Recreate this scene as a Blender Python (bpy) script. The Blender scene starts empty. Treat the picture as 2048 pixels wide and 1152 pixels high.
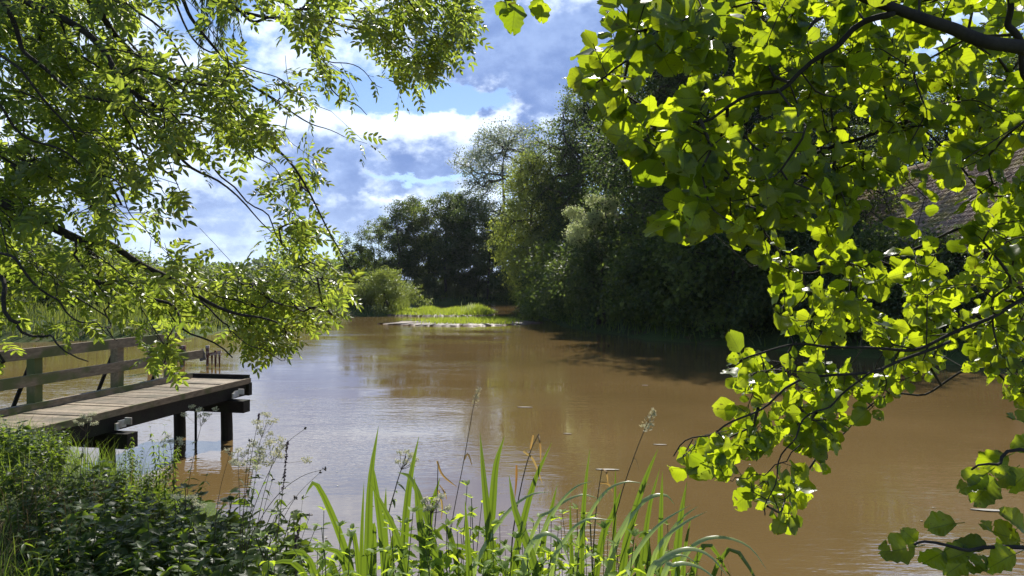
import bpy, math, random
import numpy as np
from mathutils import Vector, Matrix

SEED = 7
random.seed(SEED)
rng = np.random.default_rng(SEED)
sc = bpy.context.scene
col = sc.collection

# ----------------------------------------------------------------------------- camera model
H, F, CX, HY = 2.7, 1490.0, 1024.0, 562.0      # eye height above the water, focal length and horizon of the 2048 px photo


def P(px, py, d):
    return np.array([(px - CX) / F * d, d, H - (py - HY) / F * d])


def G(px, py, z=0.0):
    d = (H - z) * F / (py - HY)
    return np.array([(px - CX) / F * d, d, z])


def proj(p):
    p = np.asarray(p, float)
    y = np.maximum(p[..., 1], 0.05)
    return CX + p[..., 0] / y * F, HY + (H - p[..., 2]) / y * F


# ----------------------------------------------------------------------------- object helpers
def link(o, parent=None):
    col.objects.link(o)
    if parent is not None:
        o.parent = parent
    return o


def tag(o, label=None, cat=None, group=None, kind=None):
    if label:
        o['label'] = label
    if cat:
        o['category'] = cat
    if group:
        o['group'] = group
    if kind:
        o['kind'] = kind
    return o


def empty(name, loc=(0, 0, 0), rz=0.0, scale=1.0):
    o = bpy.data.objects.new(name, None)
    o.location = [float(v) for v in loc]
    o.rotation_euler = (0, 0, rz)
    s = scale if hasattr(scale, '__len__') else (scale,) * 3
    o.scale = s
    o.empty_display_size = 0.2
    return link(o)


class MB:
    """collects vertices, faces and uv and builds ONE mesh object"""

    def __init__(self):
        self.v, self.l, self.t, self.u, self.n = [], [], [], [], 0

    def add(self, V, loops, totals, uv=None):
        V = np.asarray(V, np.float32).reshape(-1, 3)
        self.v.append(V)
        self.l.append(np.asarray(loops, np.int32) + self.n)
        self.t.append(np.asarray(totals, np.int32))
        self.u.append(np.zeros((len(V), 2), np.float32) if uv is None else np.asarray(uv, np.float32))
        self.n += len(V)
        return self

    def quads(self, V, Q, uv=None):
        Q = np.asarray(Q, np.int32)
        return self.add(V, Q.reshape(-1), np.full(len(Q), Q.shape[1], np.int32), uv)

    def box(self, c, s, axes=None):
        c = np.asarray(c, float)
        h = np.asarray(s, float) / 2
        A = np.eye(3) if axes is None else np.asarray(axes, float)
        V = np.array([[x, y, z] for x in (-1, 1) for y in (-1, 1) for z in (-1, 1)]) * h
        V = V @ A + c
        return self.quads(V, [[0, 1, 3, 2], [4, 6, 7, 5], [0, 4, 5, 1], [2, 3, 7, 6], [0, 2, 6, 4], [1, 5, 7, 3]])

    def tube(self, path, rad, sides=7, caps=True):
        p = np.asarray(path, float)
        n = len(p)
        r = np.broadcast_to(np.asarray(rad, float), (n,))
        tg = np.gradient(p, axis=0)
        tg /= np.linalg.norm(tg, axis=1)[:, None] + 1e-9
        ref = np.array([0, 0, 1.0]) if abs(tg[:, 2]).mean() < 0.8 else np.array([1.0, 0, 0])
        a = np.cross(tg, ref)
        a /= np.linalg.norm(a, axis=1)[:, None] + 1e-9
        b = np.cross(tg, a)
        th = np.linspace(0, 2 * np.pi, sides, endpoint=False)
        V = p[:, None] + r[:, None, None] * (np.cos(th)[None, :, None] * a[:, None] + np.sin(th)[None, :, None] * b[:, None])
        i, k = np.meshgrid(np.arange(n - 1), np.arange(sides), indexing='ij')
        k2 = (k + 1) % sides
        Q = np.stack([i * sides + k, i * sides + k2, (i + 1) * sides + k2, (i + 1) * sides + k], -1).reshape(-1, 4)
        uv = np.zeros((n * sides, 2))
        uv[:, 0] = np.tile(th / 6.283, n)
        uv[:, 1] = np.repeat(np.linspace(0, 1, n), sides)
        loops = list(Q.reshape(-1))
        tot = [4] * len(Q)
        if caps:
            loops += list(range(sides))[::-1]
            loops += list(range((n - 1) * sides, n * sides))
            tot += [sides, sides]
        return self.add(V.reshape(-1, 3), loops, tot, uv)

    def edges(self, p0, p1, r0, r1, sides=5):
        p0, p1 = np.asarray(p0, float), np.asarray(p1, float)
        m = len(p0)
        if m == 0:
            return self
        t = p1 - p0
        t /= np.linalg.norm(t, axis=1)[:, None] + 1e-9
        ref = np.where(np.abs(t[:, 2:3]) < 0.9, np.array([[0, 0, 1.0]]), np.array([[1.0, 0, 0]]))
        a = np.cross(t, ref)
        a /= np.linalg.norm(a, axis=1)[:, None] + 1e-9
        b = np.cross(t, a)
        th = np.linspace(0, 2 * np.pi, sides, endpoint=False)
        c = np.cos(th)[None, :, None] * a[:, None] + np.sin(th)[None, :, None] * b[:, None]
        V = np.concatenate([p0[:, None] + c * np.asarray(r0)[:, None, None], p1[:, None] + c * np.asarray(r1)[:, None, None]], 1)
        k = np.arange(sides)
        q = np.stack([k, (k + 1) % sides, (k + 1) % sides + sides, k + sides], -1)
        Q = (q[None] + (np.arange(m) * 2 * sides)[:, None, None]).reshape(-1, 4)
        return self.quads(V.reshape(-1, 3), Q)

    def scatter(self, tmpl, org, X, Z, scale):
        """copies of a template (V, loops, totals, uv) with axis X and normal Z at the points org"""
        V, L, T, U = tmpl
        org = np.asarray(org, float)
        m = len(org)
        if m == 0:
            return self
        X = X / (np.linalg.norm(X, axis=1)[:, None] + 1e-9)
        Z = Z - (Z * X).sum(1)[:, None] * X
        Z = Z / (np.linalg.norm(Z, axis=1)[:, None] + 1e-9)
        Y = np.cross(Z, X)
        R = np.stack([X, Y, Z], 1)
        s = np.asarray(scale, float)
        s = s[:, None, None] if s.ndim == 1 else s[:, None, :]
        W = (V[None] * s) @ R + org[:, None]
        LL = (L[None] + (np.arange(m) * len(V))[:, None]).reshape(-1)
        return self.add(W.reshape(-1, 3), LL, np.tile(T, m), np.tile(U, (m, 1)))

    def data(self, name, mat, smooth=False):
        me = bpy.data.meshes.new(name)
        V = np.concatenate(self.v)
        L = np.concatenate(self.l)
        T = np.concatenate(self.t)
        U = np.concatenate(self.u)
        me.vertices.add(len(V))
        me.vertices.foreach_set('co', V.reshape(-1))
        me.loops.add(len(L))
        me.loops.foreach_set('vertex_index', L)
        me.polygons.add(len(T))
        st = np.zeros(len(T), np.int32)
        st[1:] = np.cumsum(T)[:-1]
        me.polygons.foreach_set('loop_start', st)
        me.polygons.foreach_set('loop_total', T)
        me.polygons.foreach_set('use_smooth', np.full(len(T), smooth))
        uvl = me.uv_layers.new(name='UVMap')
        uvl.data.foreach_set('uv', U[L].reshape(-1))
        me.update(calc_edges=True)
        me.validate()
        me.materials.append(mat)
        return me

    def build(self, name, mat, parent=None, smooth=False, loc=None):
        o = bpy.data.objects.new(name, self.data(name, mat, smooth))
        if loc is not None:
            o.location = loc
        return link(o, parent)


def shift_mb(mb, off):
    """move everything collected so that the object's own origin sits at off"""
    off = np.asarray(off, np.float32)
    mb.v = [v - off for v in mb.v]
    return mb


def copy_tree(o, parent=None):
    c = o.copy()
    col.objects.link(c)
    c.parent = parent
    for ch in list(o.children):
        copy_tree(ch, c)
    return c


# ----------------------------------------------------------------------------- materials
def new_mat(name):
    m = bpy.data.materials.new(name)
    m.use_nodes = True
    nt = m.node_tree
    nt.nodes.clear()
    return m, nt


def N(nt, typ, **kw):
    n = nt.nodes.new(typ)
    for k, v in kw.items():
        if k == 'ins':
            for a, b in v.items():
                if hasattr(b, 'is_output'):
                    nt.links.new(b, n.inputs[a])
                else:
                    n.inputs[a].default_value = b
        else:
            setattr(n, k, v)
    return n


def mth(nt, op, a, b=None, c=None, clamp=False):
    n = nt.nodes.new('ShaderNodeMath')
    n.operation = op
    n.use_clamp = clamp
    for i, x in enumerate((a, b, c)):
        if x is None:
            continue
        if hasattr(x, 'is_output'):
            nt.links.new(x, n.inputs[i])
        else:
            n.inputs[i].default_value = x
    return n.outputs[0]


def mixc(nt, f, a, b, typ='MIX'):
    n = nt.nodes.new('ShaderNodeMix')
    n.data_type = 'RGBA'
    n.blend_type = typ
    for i, x in ((0, f), (6, a), (7, b)):
        if hasattr(x, 'is_output'):
            nt.links.new(x, n.inputs[i])
        elif i == 0:
            n.inputs[i].default_value = x
        else:
            n.inputs[i].default_value = (*x, 1) if len(x) == 3 else x
    return n.outputs[2]


def ramp(nt, f, stops):
    n = nt.nodes.new('ShaderNodeValToRGB')
    el = n.color_ramp.elements
    while len(el) < len(stops):
        el.new(0.5)
    for e, (p, c) in zip(el, stops):
        e.position = p
        e.color = (*c, 1) if len(c) == 3 else c
    nt.links.new(f, n.inputs[0])
    return n.outputs[0]


def leaf_mat(name, c1, c2, t1, t2, rough=0.42, trans=0.5, spec=0.5, veins=False, spots=False, ribs=False):
    """reflecting side c1..c2, light let through t1..t2, picked per leaf"""
    m, nt = new_mat(name)
    geo = N(nt, 'ShaderNodeNewGeometry')
    rnd = geo.outputs['Random Per Island']
    base = mixc(nt, rnd, c1, c2)
    tr = mixc(nt, rnd, t1, t2)
    if veins:
        uv = N(nt, 'ShaderNodeUVMap')
        sp = N(nt, 'ShaderNodeSeparateXYZ', ins={0: uv.outputs[0]})
        av = mth(nt, 'ABSOLUTE', mth(nt, 'SUBTRACT', sp.outputs[1], 0.5))
        w = mth(nt, 'FRACT', mth(nt, 'MULTIPLY', mth(nt, 'SUBTRACT', sp.outputs[0], mth(nt, 'MULTIPLY', av, 0.75)), 7.0))
        side = mth(nt, 'LESS_THAN', w, 0.13)
        mid = mth(nt, 'LESS_THAN', av, 0.022)
        vv = mth(nt, 'MAXIMUM', mth(nt, 'MULTIPLY', side, 0.55), mid)
        tr = mixc(nt, mth(nt, 'MULTIPLY', vv, 0.55), tr, tuple(0.45 * x for x in t1))
        base = mixc(nt, mth(nt, 'MULTIPLY', vv, 0.4), base, (0.10, 0.14, 0.05))
        bmp = N(nt, 'ShaderNodeBump', ins={'Strength': 0.25, 'Distance': 0.002, 'Height': w})
    if ribs:
        uv = N(nt, 'ShaderNodeUVMap')
        sp = N(nt, 'ShaderNodeSeparateXYZ', ins={0: uv.outputs[0]})
        st = mth(nt, 'ABSOLUTE', mth(nt, 'SUBTRACT', mth(nt, 'FRACT', mth(nt, 'MULTIPLY', sp.outputs[1], 7.0)), 0.5))
        mid = mth(nt, 'LESS_THAN', mth(nt, 'ABSOLUTE', mth(nt, 'SUBTRACT', sp.outputs[1], 0.5)), 0.12)
        f = mth(nt, 'ADD', mth(nt, 'MULTIPLY', st, 0.7), mth(nt, 'MULTIPLY', mid, 0.35), clamp=True)
        tr = mixc(nt, f, tr, tuple(0.5 * x for x in t1))
        tc = N(nt, 'ShaderNodeTexCoord')
        no = N(nt, 'ShaderNodeTexNoise', ins={'Vector': tc.outputs['Object'], 'Scale': 6.0, 'Detail': 3.0})
        br = ramp(nt, no.outputs[0], [(0.62, (0, 0, 0)), (0.72, (1, 1, 1))])
        base = mixc(nt, mth(nt, 'MULTIPLY', br, 0.5), base, (0.12, 0.10, 0.03))
    if spots:
        tc = N(nt, 'ShaderNodeTexCoord')
        no = N(nt, 'ShaderNodeTexNoise', ins={'Vector': tc.outputs['Object'], 'Scale': 55.0, 'Detail': 2.0})
        f = mth(nt, 'MULTIPLY', mth(nt, 'GREATER_THAN', no.outputs[0], 0.70), 0.7)
        tr = mixc(nt, f, tr, (0.10, 0.06, 0.01))
        base = mixc(nt, f, base, (0.07, 0.045, 0.02))
    p = N(nt, 'ShaderNodeBsdfPrincipled', ins={'Base Color': base, 'Roughness': rough, 'Specular IOR Level': spec})
    if veins:
        nt.links.new(bmp.outputs[0], p.inputs['Normal'])
    t = N(nt, 'ShaderNodeBsdfTranslucent', ins={'Color': tr})
    mx = N(nt, 'ShaderNodeMixShader', ins={0: trans, 1: p.outputs[0], 2: t.outputs[0]})
    N(nt, 'ShaderNodeOutputMaterial', ins={0: mx.outputs[0]})
    return m


def rough_mat(name, c1, c2, scale=6.0, rough=0.85, bump=0.4, dist=0.02, stretch=(1, 1, 1), c3=None, spec=0.3, vary=0.0):
    m, nt = new_mat(name)
    tc = N(nt, 'ShaderNodeTexCoord')
    mp = N(nt, 'ShaderNodeMapping', ins={0: tc.outputs['Object']})
    mp.inputs['Scale'].default_value = stretch
    no = N(nt, 'ShaderNodeTexNoise', ins={'Vector': mp.outputs[0], 'Scale': scale, 'Detail': 6.0, 'Roughness': 0.65})
    c = ramp(nt, no.outputs[0], [(0.3, c1), (0.7, c2)])
    if c3:
        n2 = N(nt, 'ShaderNodeTexNoise', ins={'Vector': tc.outputs['Object'], 'Scale': scale * 0.35, 'Detail': 5.0})
        f = ramp(nt, n2.outputs[0], [(0.5, (0, 0, 0)), (0.62, (1, 1, 1))])
        c = mixc(nt, f, c, c3)
    if vary:
        ge = N(nt, 'ShaderNodeNewGeometry')
        k = mth(nt, 'MULTIPLY_ADD', ge.outputs['Random Per Island'], vary, 1 - vary * .6)
        kc = N(nt, 'ShaderNodeCombineXYZ', ins={0: k, 1: k, 2: k})
        c = mixc(nt, 1.0, c, kc.outputs[0], 'MULTIPLY')
    b = N(nt, 'ShaderNodeBump', ins={'Strength': bump, 'Distance': dist, 'Height': no.outputs[0]})
    p = N(nt, 'ShaderNodeBsdfPrincipled', ins={'Base Color': c, 'Roughness': rough, 'Specular IOR Level': spec, 'Normal': b.outputs[0]})
    N(nt, 'ShaderNodeOutputMaterial', ins={0: p.outputs[0]})
    return m


M = {}
M['alder'] = leaf_mat('alder_leaf', (0.028, 0.05, 0.014), (0.04, 0.07, 0.018), (0.24, 0.34, 0.008), (0.62, 0.74, 0.018), rough=0.34, trans=0.58, spec=0.5, veins=True, spots=True)
M['ash'] = leaf_mat('ash_leaflet', (0.042, 0.062, 0.02), (0.07, 0.09, 0.03), (0.24, 0.35, 0.03), (0.58, 0.68, 0.07), rough=0.36, trans=0.56)
M['willow'] = leaf_mat('willow_leaf', (0.04, 0.07, 0.03), (0.06, 0.09, 0.04), (0.16, 0.24, 0.05), (0.24, 0.32, 0.07), rough=0.45, trans=0.45)
M['dark'] = leaf_mat('dark_tree_leaf', (0.03, 0.052, 0.02), (0.055, 0.08, 0.03), (0.09, 0.15, 0.025), (0.20, 0.26, 0.05), rough=0.48, trans=0.45, spec=0.25)
M['mid'] = leaf_mat('mid_tree_leaf', (0.04, 0.065, 0.022), (0.075, 0.10, 0.03), (0.18, 0.26, 0.03), (0.32, 0.40, 0.06), rough=0.48, trans=0.46, spec=0.25)
M['yellow'] = leaf_mat('yellow_green_leaf', (0.09, 0.11, 0.025), (0.14, 0.15, 0.035), (0.32, 0.42, 0.05), (0.52, 0.58, 0.08), rough=0.5, trans=0.45)
M['silver'] = leaf_mat('silver_leaf', (0.12, 0.15, 0.10), (0.20, 0.23, 0.17), (0.30, 0.36, 0.18), (0.42, 0.48, 0.26), rough=0.5, trans=0.35)
M['white'] = leaf_mat('pale_leaf', (0.26, 0.30, 0.13), (0.40, 0.43, 0.22), (0.50, 0.58, 0.20), (0.68, 0.74, 0.32), rough=0.5, trans=0.4)
M['shrub'] = leaf_mat('shrub_leaf', (0.06, 0.09, 0.025), (0.10, 0.13, 0.04), (0.26, 0.34, 0.04), (0.42, 0.48, 0.08), rough=0.45, trans=0.45)
M['reed'] = leaf_mat('reed_blade', (0.06, 0.085, 0.022), (0.10, 0.12, 0.035), (0.18, 0.25, 0.03), (0.32, 0.36, 0.055), rough=0.5, trans=0.42)
M['island'] = leaf_mat('island_grass_blade', (0.10, 0.14, 0.025), (0.16, 0.19, 0.035), (0.34, 0.46, 0.03), (0.52, 0.60, 0.06), rough=0.5, trans=0.5)
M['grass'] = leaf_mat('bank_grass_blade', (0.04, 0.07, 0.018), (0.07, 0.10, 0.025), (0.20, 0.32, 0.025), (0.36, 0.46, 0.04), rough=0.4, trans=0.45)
M['straw'] = leaf_mat('dry_grass_blade', (0.16, 0.11, 0.05), (0.28, 0.20, 0.10), (0.20, 0.13, 0.05), (0.30, 0.20, 0.08), rough=0.6, trans=0.3)
M['iris'] = leaf_mat('iris_blade', (0.022, 0.05, 0.018), (0.04, 0.075, 0.025), (0.05, 0.11, 0.012), (0.40, 0.56, 0.03), rough=0.30, trans=0.42, spec=0.6, ribs=True)
M['sedge'] = leaf_mat('sedge_blade', (0.30, 0.37, 0.15), (0.40, 0.46, 0.22), (0.30, 0.42, 0.06), (0.42, 0.54, 0.08), rough=0.32, trans=0.45, spec=0.8, ribs=True)
M['nettle'] = leaf_mat('nettle_leaf', (0.11, 0.18, 0.03), (0.17, 0.25, 0.045), (0.46, 0.62, 0.03), (0.68, 0.80, 0.05), rough=0.55, trans=0.5, spec=0.25)
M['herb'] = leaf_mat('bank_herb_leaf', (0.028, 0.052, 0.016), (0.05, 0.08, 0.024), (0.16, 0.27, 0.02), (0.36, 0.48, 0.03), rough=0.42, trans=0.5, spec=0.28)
M['orange'] = leaf_mat('withered_leaf', (0.22, 0.12, 0.045), (0.36, 0.24, 0.11), (0.32, 0.15, 0.03), (0.46, 0.32, 0.10), rough=0.6, trans=0.45)
M['cream'] = leaf_mat('cream_flower', (0.55, 0.53, 0.36), (0.70, 0.68, 0.50), (0.45, 0.44, 0.25), (0.55, 0.53, 0.33), rough=0.7, trans=0.35)
M['panicle'] = leaf_mat('grass_panicle', (0.42, 0.38, 0.24), (0.58, 0.52, 0.36), (0.40, 0.36, 0.20), (0.50, 0.44, 0.26), rough=0.7, trans=0.35)
M['purple'] = leaf_mat('loosestrife_flower', (0.06, 0.03, 0.05), (0.10, 0.05, 0.07), (0.10, 0.04, 0.06), (0.14, 0.06, 0.08), rough=0.7, trans=0.3)
M['stem'] = rough_mat('green_stem', (0.05, 0.07, 0.02), (0.08, 0.09, 0.03), 30, 0.6, 0.1)
M['redstem'] = rough_mat('brown_stem', (0.06, 0.04, 0.025), (0.10, 0.07, 0.04), 30, 0.6, 0.1)
M['bark'] = rough_mat('dark_bark', (0.018, 0.014, 0.011), (0.055, 0.045, 0.036), 14, 0.9, 0.8, 0.01, (1, 1, 0.35))
M['twig'] = rough_mat('twig_bark', (0.03, 0.022, 0.016), (0.07, 0.055, 0.04), 25, 0.8, 0.4, 0.004)
M['farbark'] = rough_mat('far_bark', (0.03, 0.026, 0.02), (0.08, 0.068, 0.055), 4, 0.9, 0.8, 0.03, (1, 1, 0.3))
M['deck'] = rough_mat('weathered_deck_board', (0.14, 0.11, 0.075), (0.33, 0.27, 0.19), 9, 0.75, 0.4, 0.008, (6, 0.8, 6), c3=(0.15, 0.13, 0.085), vary=0.55)
M['beam'] = rough_mat('dark_tarred_timber', (0.007, 0.006, 0.005), (0.022, 0.018, 0.014), 9, 0.85, 0.5, 0.01, (1, 4, 4), c3=(0.018, 0.02, 0.011))
M['rail'] = rough_mat('mossy_rail_timber', (0.13, 0.10, 0.065), (0.30, 0.235, 0.155), 7, 0.85, 0.5, 0.008, (4, 0.7, 4), c3=(0.11, 0.125, 0.045))
M['bracket'] = rough_mat('galvanised_bracket', (0.50, 0.50, 0.48), (0.66, 0.65, 0.62), 12, 0.55, 0.2, 0.003, c3=(0.36, 0.31, 0.25))
M['stump'] = rough_mat('rotten_post_wood', (0.06, 0.028, 0.018), (0.16, 0.075, 0.05), 16, 0.9, 0.8, 0.02, (1, 1, 0.3), c3=(0.35, 0.32, 0.29))
M['board'] = rough_mat('grey_board', (0.07, 0.065, 0.06), (0.14, 0.13, 0.12), 10, 0.85, 0.4, 0.01, (4, 4, 0.6))
M['mud'] = rough_mat('pale_mud', (0.09, 0.07, 0.05), (0.22, 0.18, 0.135), 1.3, 0.6, 0.5, 0.05, c3=(0.16, 0.11, 0.085))
M['litter'] = rough_mat('floating_litter', (0.18, 0.165, 0.13), (0.32, 0.30, 0.26), 20, 0.6, 0.1)
M['brick'] = rough_mat('barn_wall', (0.12, 0.06, 0.04), (0.22, 0.12, 0.08), 5, 0.9, 0.5, 0.02)
M['tile'] = rough_mat('mossy_clay_tile', (0.18, 0.125, 0.09), (0.40, 0.30, 0.22), 2.0, 0.8, 0.4, 0.02, c3=(0.30, 0.24, 0.08))


def ground_mat():
    m, nt = new_mat('bank_soil_and_turf')
    geo = N(nt, 'ShaderNodeNewGeometry')
    n1 = N(nt, 'ShaderNodeTexNoise', ins={'Vector': geo.outputs[0], 'Scale': 0.7, 'Detail': 8.0, 'Roughness': 0.7})
    n2 = N(nt, 'ShaderNodeTexNoise', ins={'Vector': geo.outputs[0], 'Scale': 18.0, 'Detail': 6.0, 'Roughness': 0.7})
    soil = ramp(nt, n2.outputs[0], [(0.3, (0.035, 0.024, 0.014)), (0.7, (0.13, 0.09, 0.05))])
    turf = ramp(nt, n2.outputs[0], [(0.3, (0.03, 0.05, 0.012)), (0.7, (0.085, 0.12, 0.03))])
    f = ramp(nt, n1.outputs[0], [(0.34, (0, 0, 0)), (0.46, (1, 1, 1))])
    c = mixc(nt, f, soil, turf)
    b = N(nt, 'ShaderNodeBump', ins={'Strength': 0.8, 'Distance': 0.04, 'Height': n2.outputs[0]})
    p = N(nt, 'ShaderNodeBsdfPrincipled', ins={'Base Color': c, 'Roughness': 0.95, 'Specular IOR Level': 0.2, 'Normal': b.outputs[0]})
    N(nt, 'ShaderNodeOutputMaterial', ins={0: p.outputs[0]})
    return m


def water_mat():
    m, nt = new_mat('muddy_pond_water')
    geo = N(nt, 'ShaderNodeNewGeometry')
    pos = geo.outputs['Position']

    def noise(sx, sy, rot, scale, detail, rough=0.55):
        mp = N(nt, 'ShaderNodeMapping', ins={0: pos})
        mp.inputs['Scale'].default_value = (sx, sy, 1)
        mp.inputs['Rotation'].default_value = (0, 0, math.radians(rot))
        return N(nt, 'ShaderNodeTexNoise', ins={'Vector': mp.outputs[0], 'Scale': scale, 'Detail': detail, 'Roughness': rough}).outputs[0]

    wind = ramp(nt, noise(0.6, 1.5, 12, 0.16, 3), [(0.40, (0.07,) * 3), (0.60, (1, 1, 1))])
    fine = noise(0.55, 1.5, 14, 9.0, 2.0)
    med = noise(0.6, 1.6, 22, 2.6, 2.0)
    big = noise(1, 1, 0, 0.5, 2.0)
    h = mth(nt, 'ADD', mth(nt, 'MULTIPLY', fine, 0.0050), mth(nt, 'MULTIPLY', med, 0.0085))
    h = mth(nt, 'ADD', mth(nt, 'MULTIPLY', h, wind), mth(nt, 'MULTIPLY', big, 0.005))
    b = N(nt, 'ShaderNodeBump', ins={'Strength': 1.0, 'Distance': 1.0, 'Height': h})
    silt = noise(1, 1, 0, 0.22, 4)
    c = ramp(nt, silt, [(0.35, (0.138, 0.090, 0.034)), (0.65, (0.172, 0.113, 0.045))])
    p = N(nt, 'ShaderNodeBsdfPrincipled', ins={'Base Color': c, 'Roughness': 0.025, 'IOR': 2.6, 'Specular IOR Level': 0.5, 'Normal': b.outputs[0]})
    N(nt, 'ShaderNodeOutputMaterial', ins={0: p.outputs[0]})
    return m


M['ground'] = ground_mat()
M['water'] = water_mat()

# ----------------------------------------------------------------------------- sun, sky, camera
SUN_EL, SUN_AZ = math.radians(44), math.radians(10)
SUN = np.array([math.sin(SUN_AZ) * math.cos(SUN_EL), math.cos(SUN_AZ) * math.cos(SUN_EL), math.sin(SUN_EL)])
ld = bpy.data.lights.new('sun', 'SUN')
ld.energy = 5.0
ld.angle = math.radians(0.53)
ld.color = (1.0, 0.95, 0.86)
lo = bpy.data.objects.new('sun', ld)
lo.rotation_euler = Vector(SUN).to_track_quat('Z', 'Y').to_euler()
lo.location = (10, 20, 40)
link(lo)


def build_world():
    w = bpy.data.worlds.new('World')
    sc.world = w
    w.use_nodes = True
    nt = w.node_tree
    nt.nodes.clear()
    sky = N(nt, 'ShaderNodeTexSky', sky_type='NISHITA')
    sky.sun_disc = False
    sky.sun_elevation = SUN_EL
    sky.sun_rotation = SUN_AZ
    sky.air_density = 1.0
    sky.dust_density = 0.1
    sky.ozone_density = 1.0
    tc = N(nt, 'ShaderNodeTexCoord')
    D = tc.outputs['Generated']
    sp = N(nt, 'ShaderNodeSeparateXYZ', ins={0: D})
    az = mth(nt, 'ARCTAN2', sp.outputs[0], sp.outputs[1])
    el = mth(nt, 'ARCSINE', sp.outputs[2])

    def AE(px, py):
        a = math.atan((px - CX) / F)
        return a, math.atan((HY - py) / F * math.cos(a))

    # cloud banks (centre px, size px, weight); positive cloud, negative clear blue
    banks = [(1120, 105, 240, 90, 1.7), (915, 40, 110, 60, 0.55), (900, 305, 260, 45, 1.15), (700, 320, 150, 50, 0.8), (860, 235, 170, 30, 0.35),
             (1070, 235, 90, 40, 0.5), (720, 430, 260, 55, 0.6), (480, 430, 240, 80, 0.62), (330, 180, 200, 120, 0.5), (150, 380, 220, 90, 0.55), (650, 20, 110, 50, 0.5), (600, 260, 90, 60, 0.4),
             (825, 192, 95, 25, -1.5), (985, 207, 80, 21, -1.5), (475, 110, 50, 60, -0.5), (850, 356, 150, 8, -0.9), (660, 190, 50, 30, -0.5),
             (450, 480, 200, 12, -0.5), (600, 400, 120, 8, -0.5), (1500, 60, 300, 130, 0.8), (300, -170, 380, 140, 0.5), (800, -190, 330, 110, 0.45)]  # last two banks are unseen, added above the frame to brighten the water's reflection

    def density(doff):
        e2 = mth(nt, 'ADD', el, doff)
        # stretch so that noise is isotropic near the horizon
        cb = N(nt, 'ShaderNodeCombineXYZ', ins={0: az, 1: mth(nt, 'MULTIPLY', e2, 1.5), 2: 0.37})
        n1 = N(nt, 'ShaderNodeTexNoise', ins={'Vector': cb.outputs[0], 'Scale': 9.0, 'Detail': 10.0, 'Roughness': 0.60})
        n2 = N(nt, 'ShaderNodeTexNoise', ins={'Vector': cb.outputs[0], 'Scale': 20.0, 'Detail': 6.0, 'Roughness': 0.6})
        wc = N(nt, 'ShaderNodeSeparateXYZ', ins={0: n2.outputs['Color']})
        wa = mth(nt, 'ADD', az, mth(nt, 'MULTIPLY', mth(nt, 'SUBTRACT', wc.outputs[0], 0.5), 0.085))
        we = mth(nt, 'ADD', e2, mth(nt, 'MULTIPLY', mth(nt, 'SUBTRACT', wc.outputs[1], 0.5), 0.065))
        tot = mth(nt, 'MULTIPLY', mth(nt, 'SUBTRACT', n1.outputs[0], 0.50), 2.6)
        tot = mth(nt, 'SUBTRACT', tot, mth(nt, 'MULTIPLY', mth(nt, 'MAXIMUM', mth(nt, 'SUBTRACT', e2, 0.55), 0.0), 1.2))
        for (x, y, sx, sy, wt) in banks:
            a, e = AE(x, y)
            u = mth(nt, 'DIVIDE', mth(nt, 'SUBTRACT', wa, a), sx / F)
            v = mth(nt, 'DIVIDE', mth(nt, 'SUBTRACT', we, e), sy / F)
            q = mth(nt, 'ADD', mth(nt, 'MULTIPLY', u, u), mth(nt, 'MULTIPLY', v, v))
            g = mth(nt, 'EXPONENT', mth(nt, 'MULTIPLY', q, -0.8))
            tot = mth(nt, 'MULTIPLY_ADD', g, wt, tot)
        tot = mth(nt, 'ADD', tot, mth(nt, 'MULTIPLY', mth(nt, 'SUBTRACT', n2.outputs[0], 0.5), 0.9))
        return tot, n2.outputs[0]

    c0, f0 = density(0.0)
    c1, f1 = density(0.030)
    cov = N(nt, 'ShaderNodeMapRange', interpolation_type='SMOOTHSTEP', ins={0: c0, 1: -0.05, 2: 0.55}).outputs[0]
    fl = mth(nt, 'MULTIPLY', mth(nt, 'SUBTRACT', f1, 0.5), 1.6)
    thick = N(nt, 'ShaderNodeMapRange', interpolation_type='SMOOTHSTEP', ins={0: mth(nt, 'ADD', mth(nt, 'MULTIPLY', c0, 0.4), mth(nt, 'MULTIPLY_ADD', c1, 0.6, fl)), 1: 0.22, 2: 1.20}).outputs[0]
    gv = N(nt, 'ShaderNodeMapRange', interpolation_type='SMOOTHSTEP', ins={0: mth(nt, 'ADD', mth(nt, 'MULTIPLY', f0, 0.6), mth(nt, 'MULTIPLY', f1, 0.4)), 1: 0.36, 2: 0.66}).outputs[0]
    grey = mixc(nt, gv, (0.25, 0.345, 0.58), (0.15, 0.228, 0.45))
    cloud = mixc(nt, thick, (0.66, 0.76, 0.93), grey)
    # paler towards the horizon
    low = N(nt, 'ShaderNodeMapRange', interpolation_type='SMOOTHSTEP', ins={0: el, 1: -0.02, 2: 0.16, 3: 1.0, 4: 0.0}).outputs[0]
    cloud = mixc(nt, mth(nt, 'MULTIPLY', low, 0.6), cloud, (0.52, 0.64, 0.84))
    skyc = mixc(nt, 1.0, sky.outputs[0], (1.0, 1.08, 1.30), 'MULTIPLY')
    skyc = mixc(nt, mth(nt, 'MULTIPLY', low, 0.85), skyc, (5.2, 7.4, 11.5))
    bg1 = N(nt, 'ShaderNodeBackground', ins={0: skyc, 1: 0.066})
    bg2 = N(nt, 'ShaderNodeBackground', ins={0: cloud, 1: 1.0})
    up = mth(nt, 'MULTIPLY', cov, mth(nt, 'GREATER_THAN', el, -0.01))
    mx = N(nt, 'ShaderNodeMixShader', ins={0: up, 1: bg1.outputs[0], 2: bg2.outputs[0]})
    N(nt, 'ShaderNodeOutputWorld', ins={0: mx.outputs[0]})
    w.cycles.sampling_method = 'MANUAL'
    w.cycles.sample_map_resolution = 512


build_world()

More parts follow.
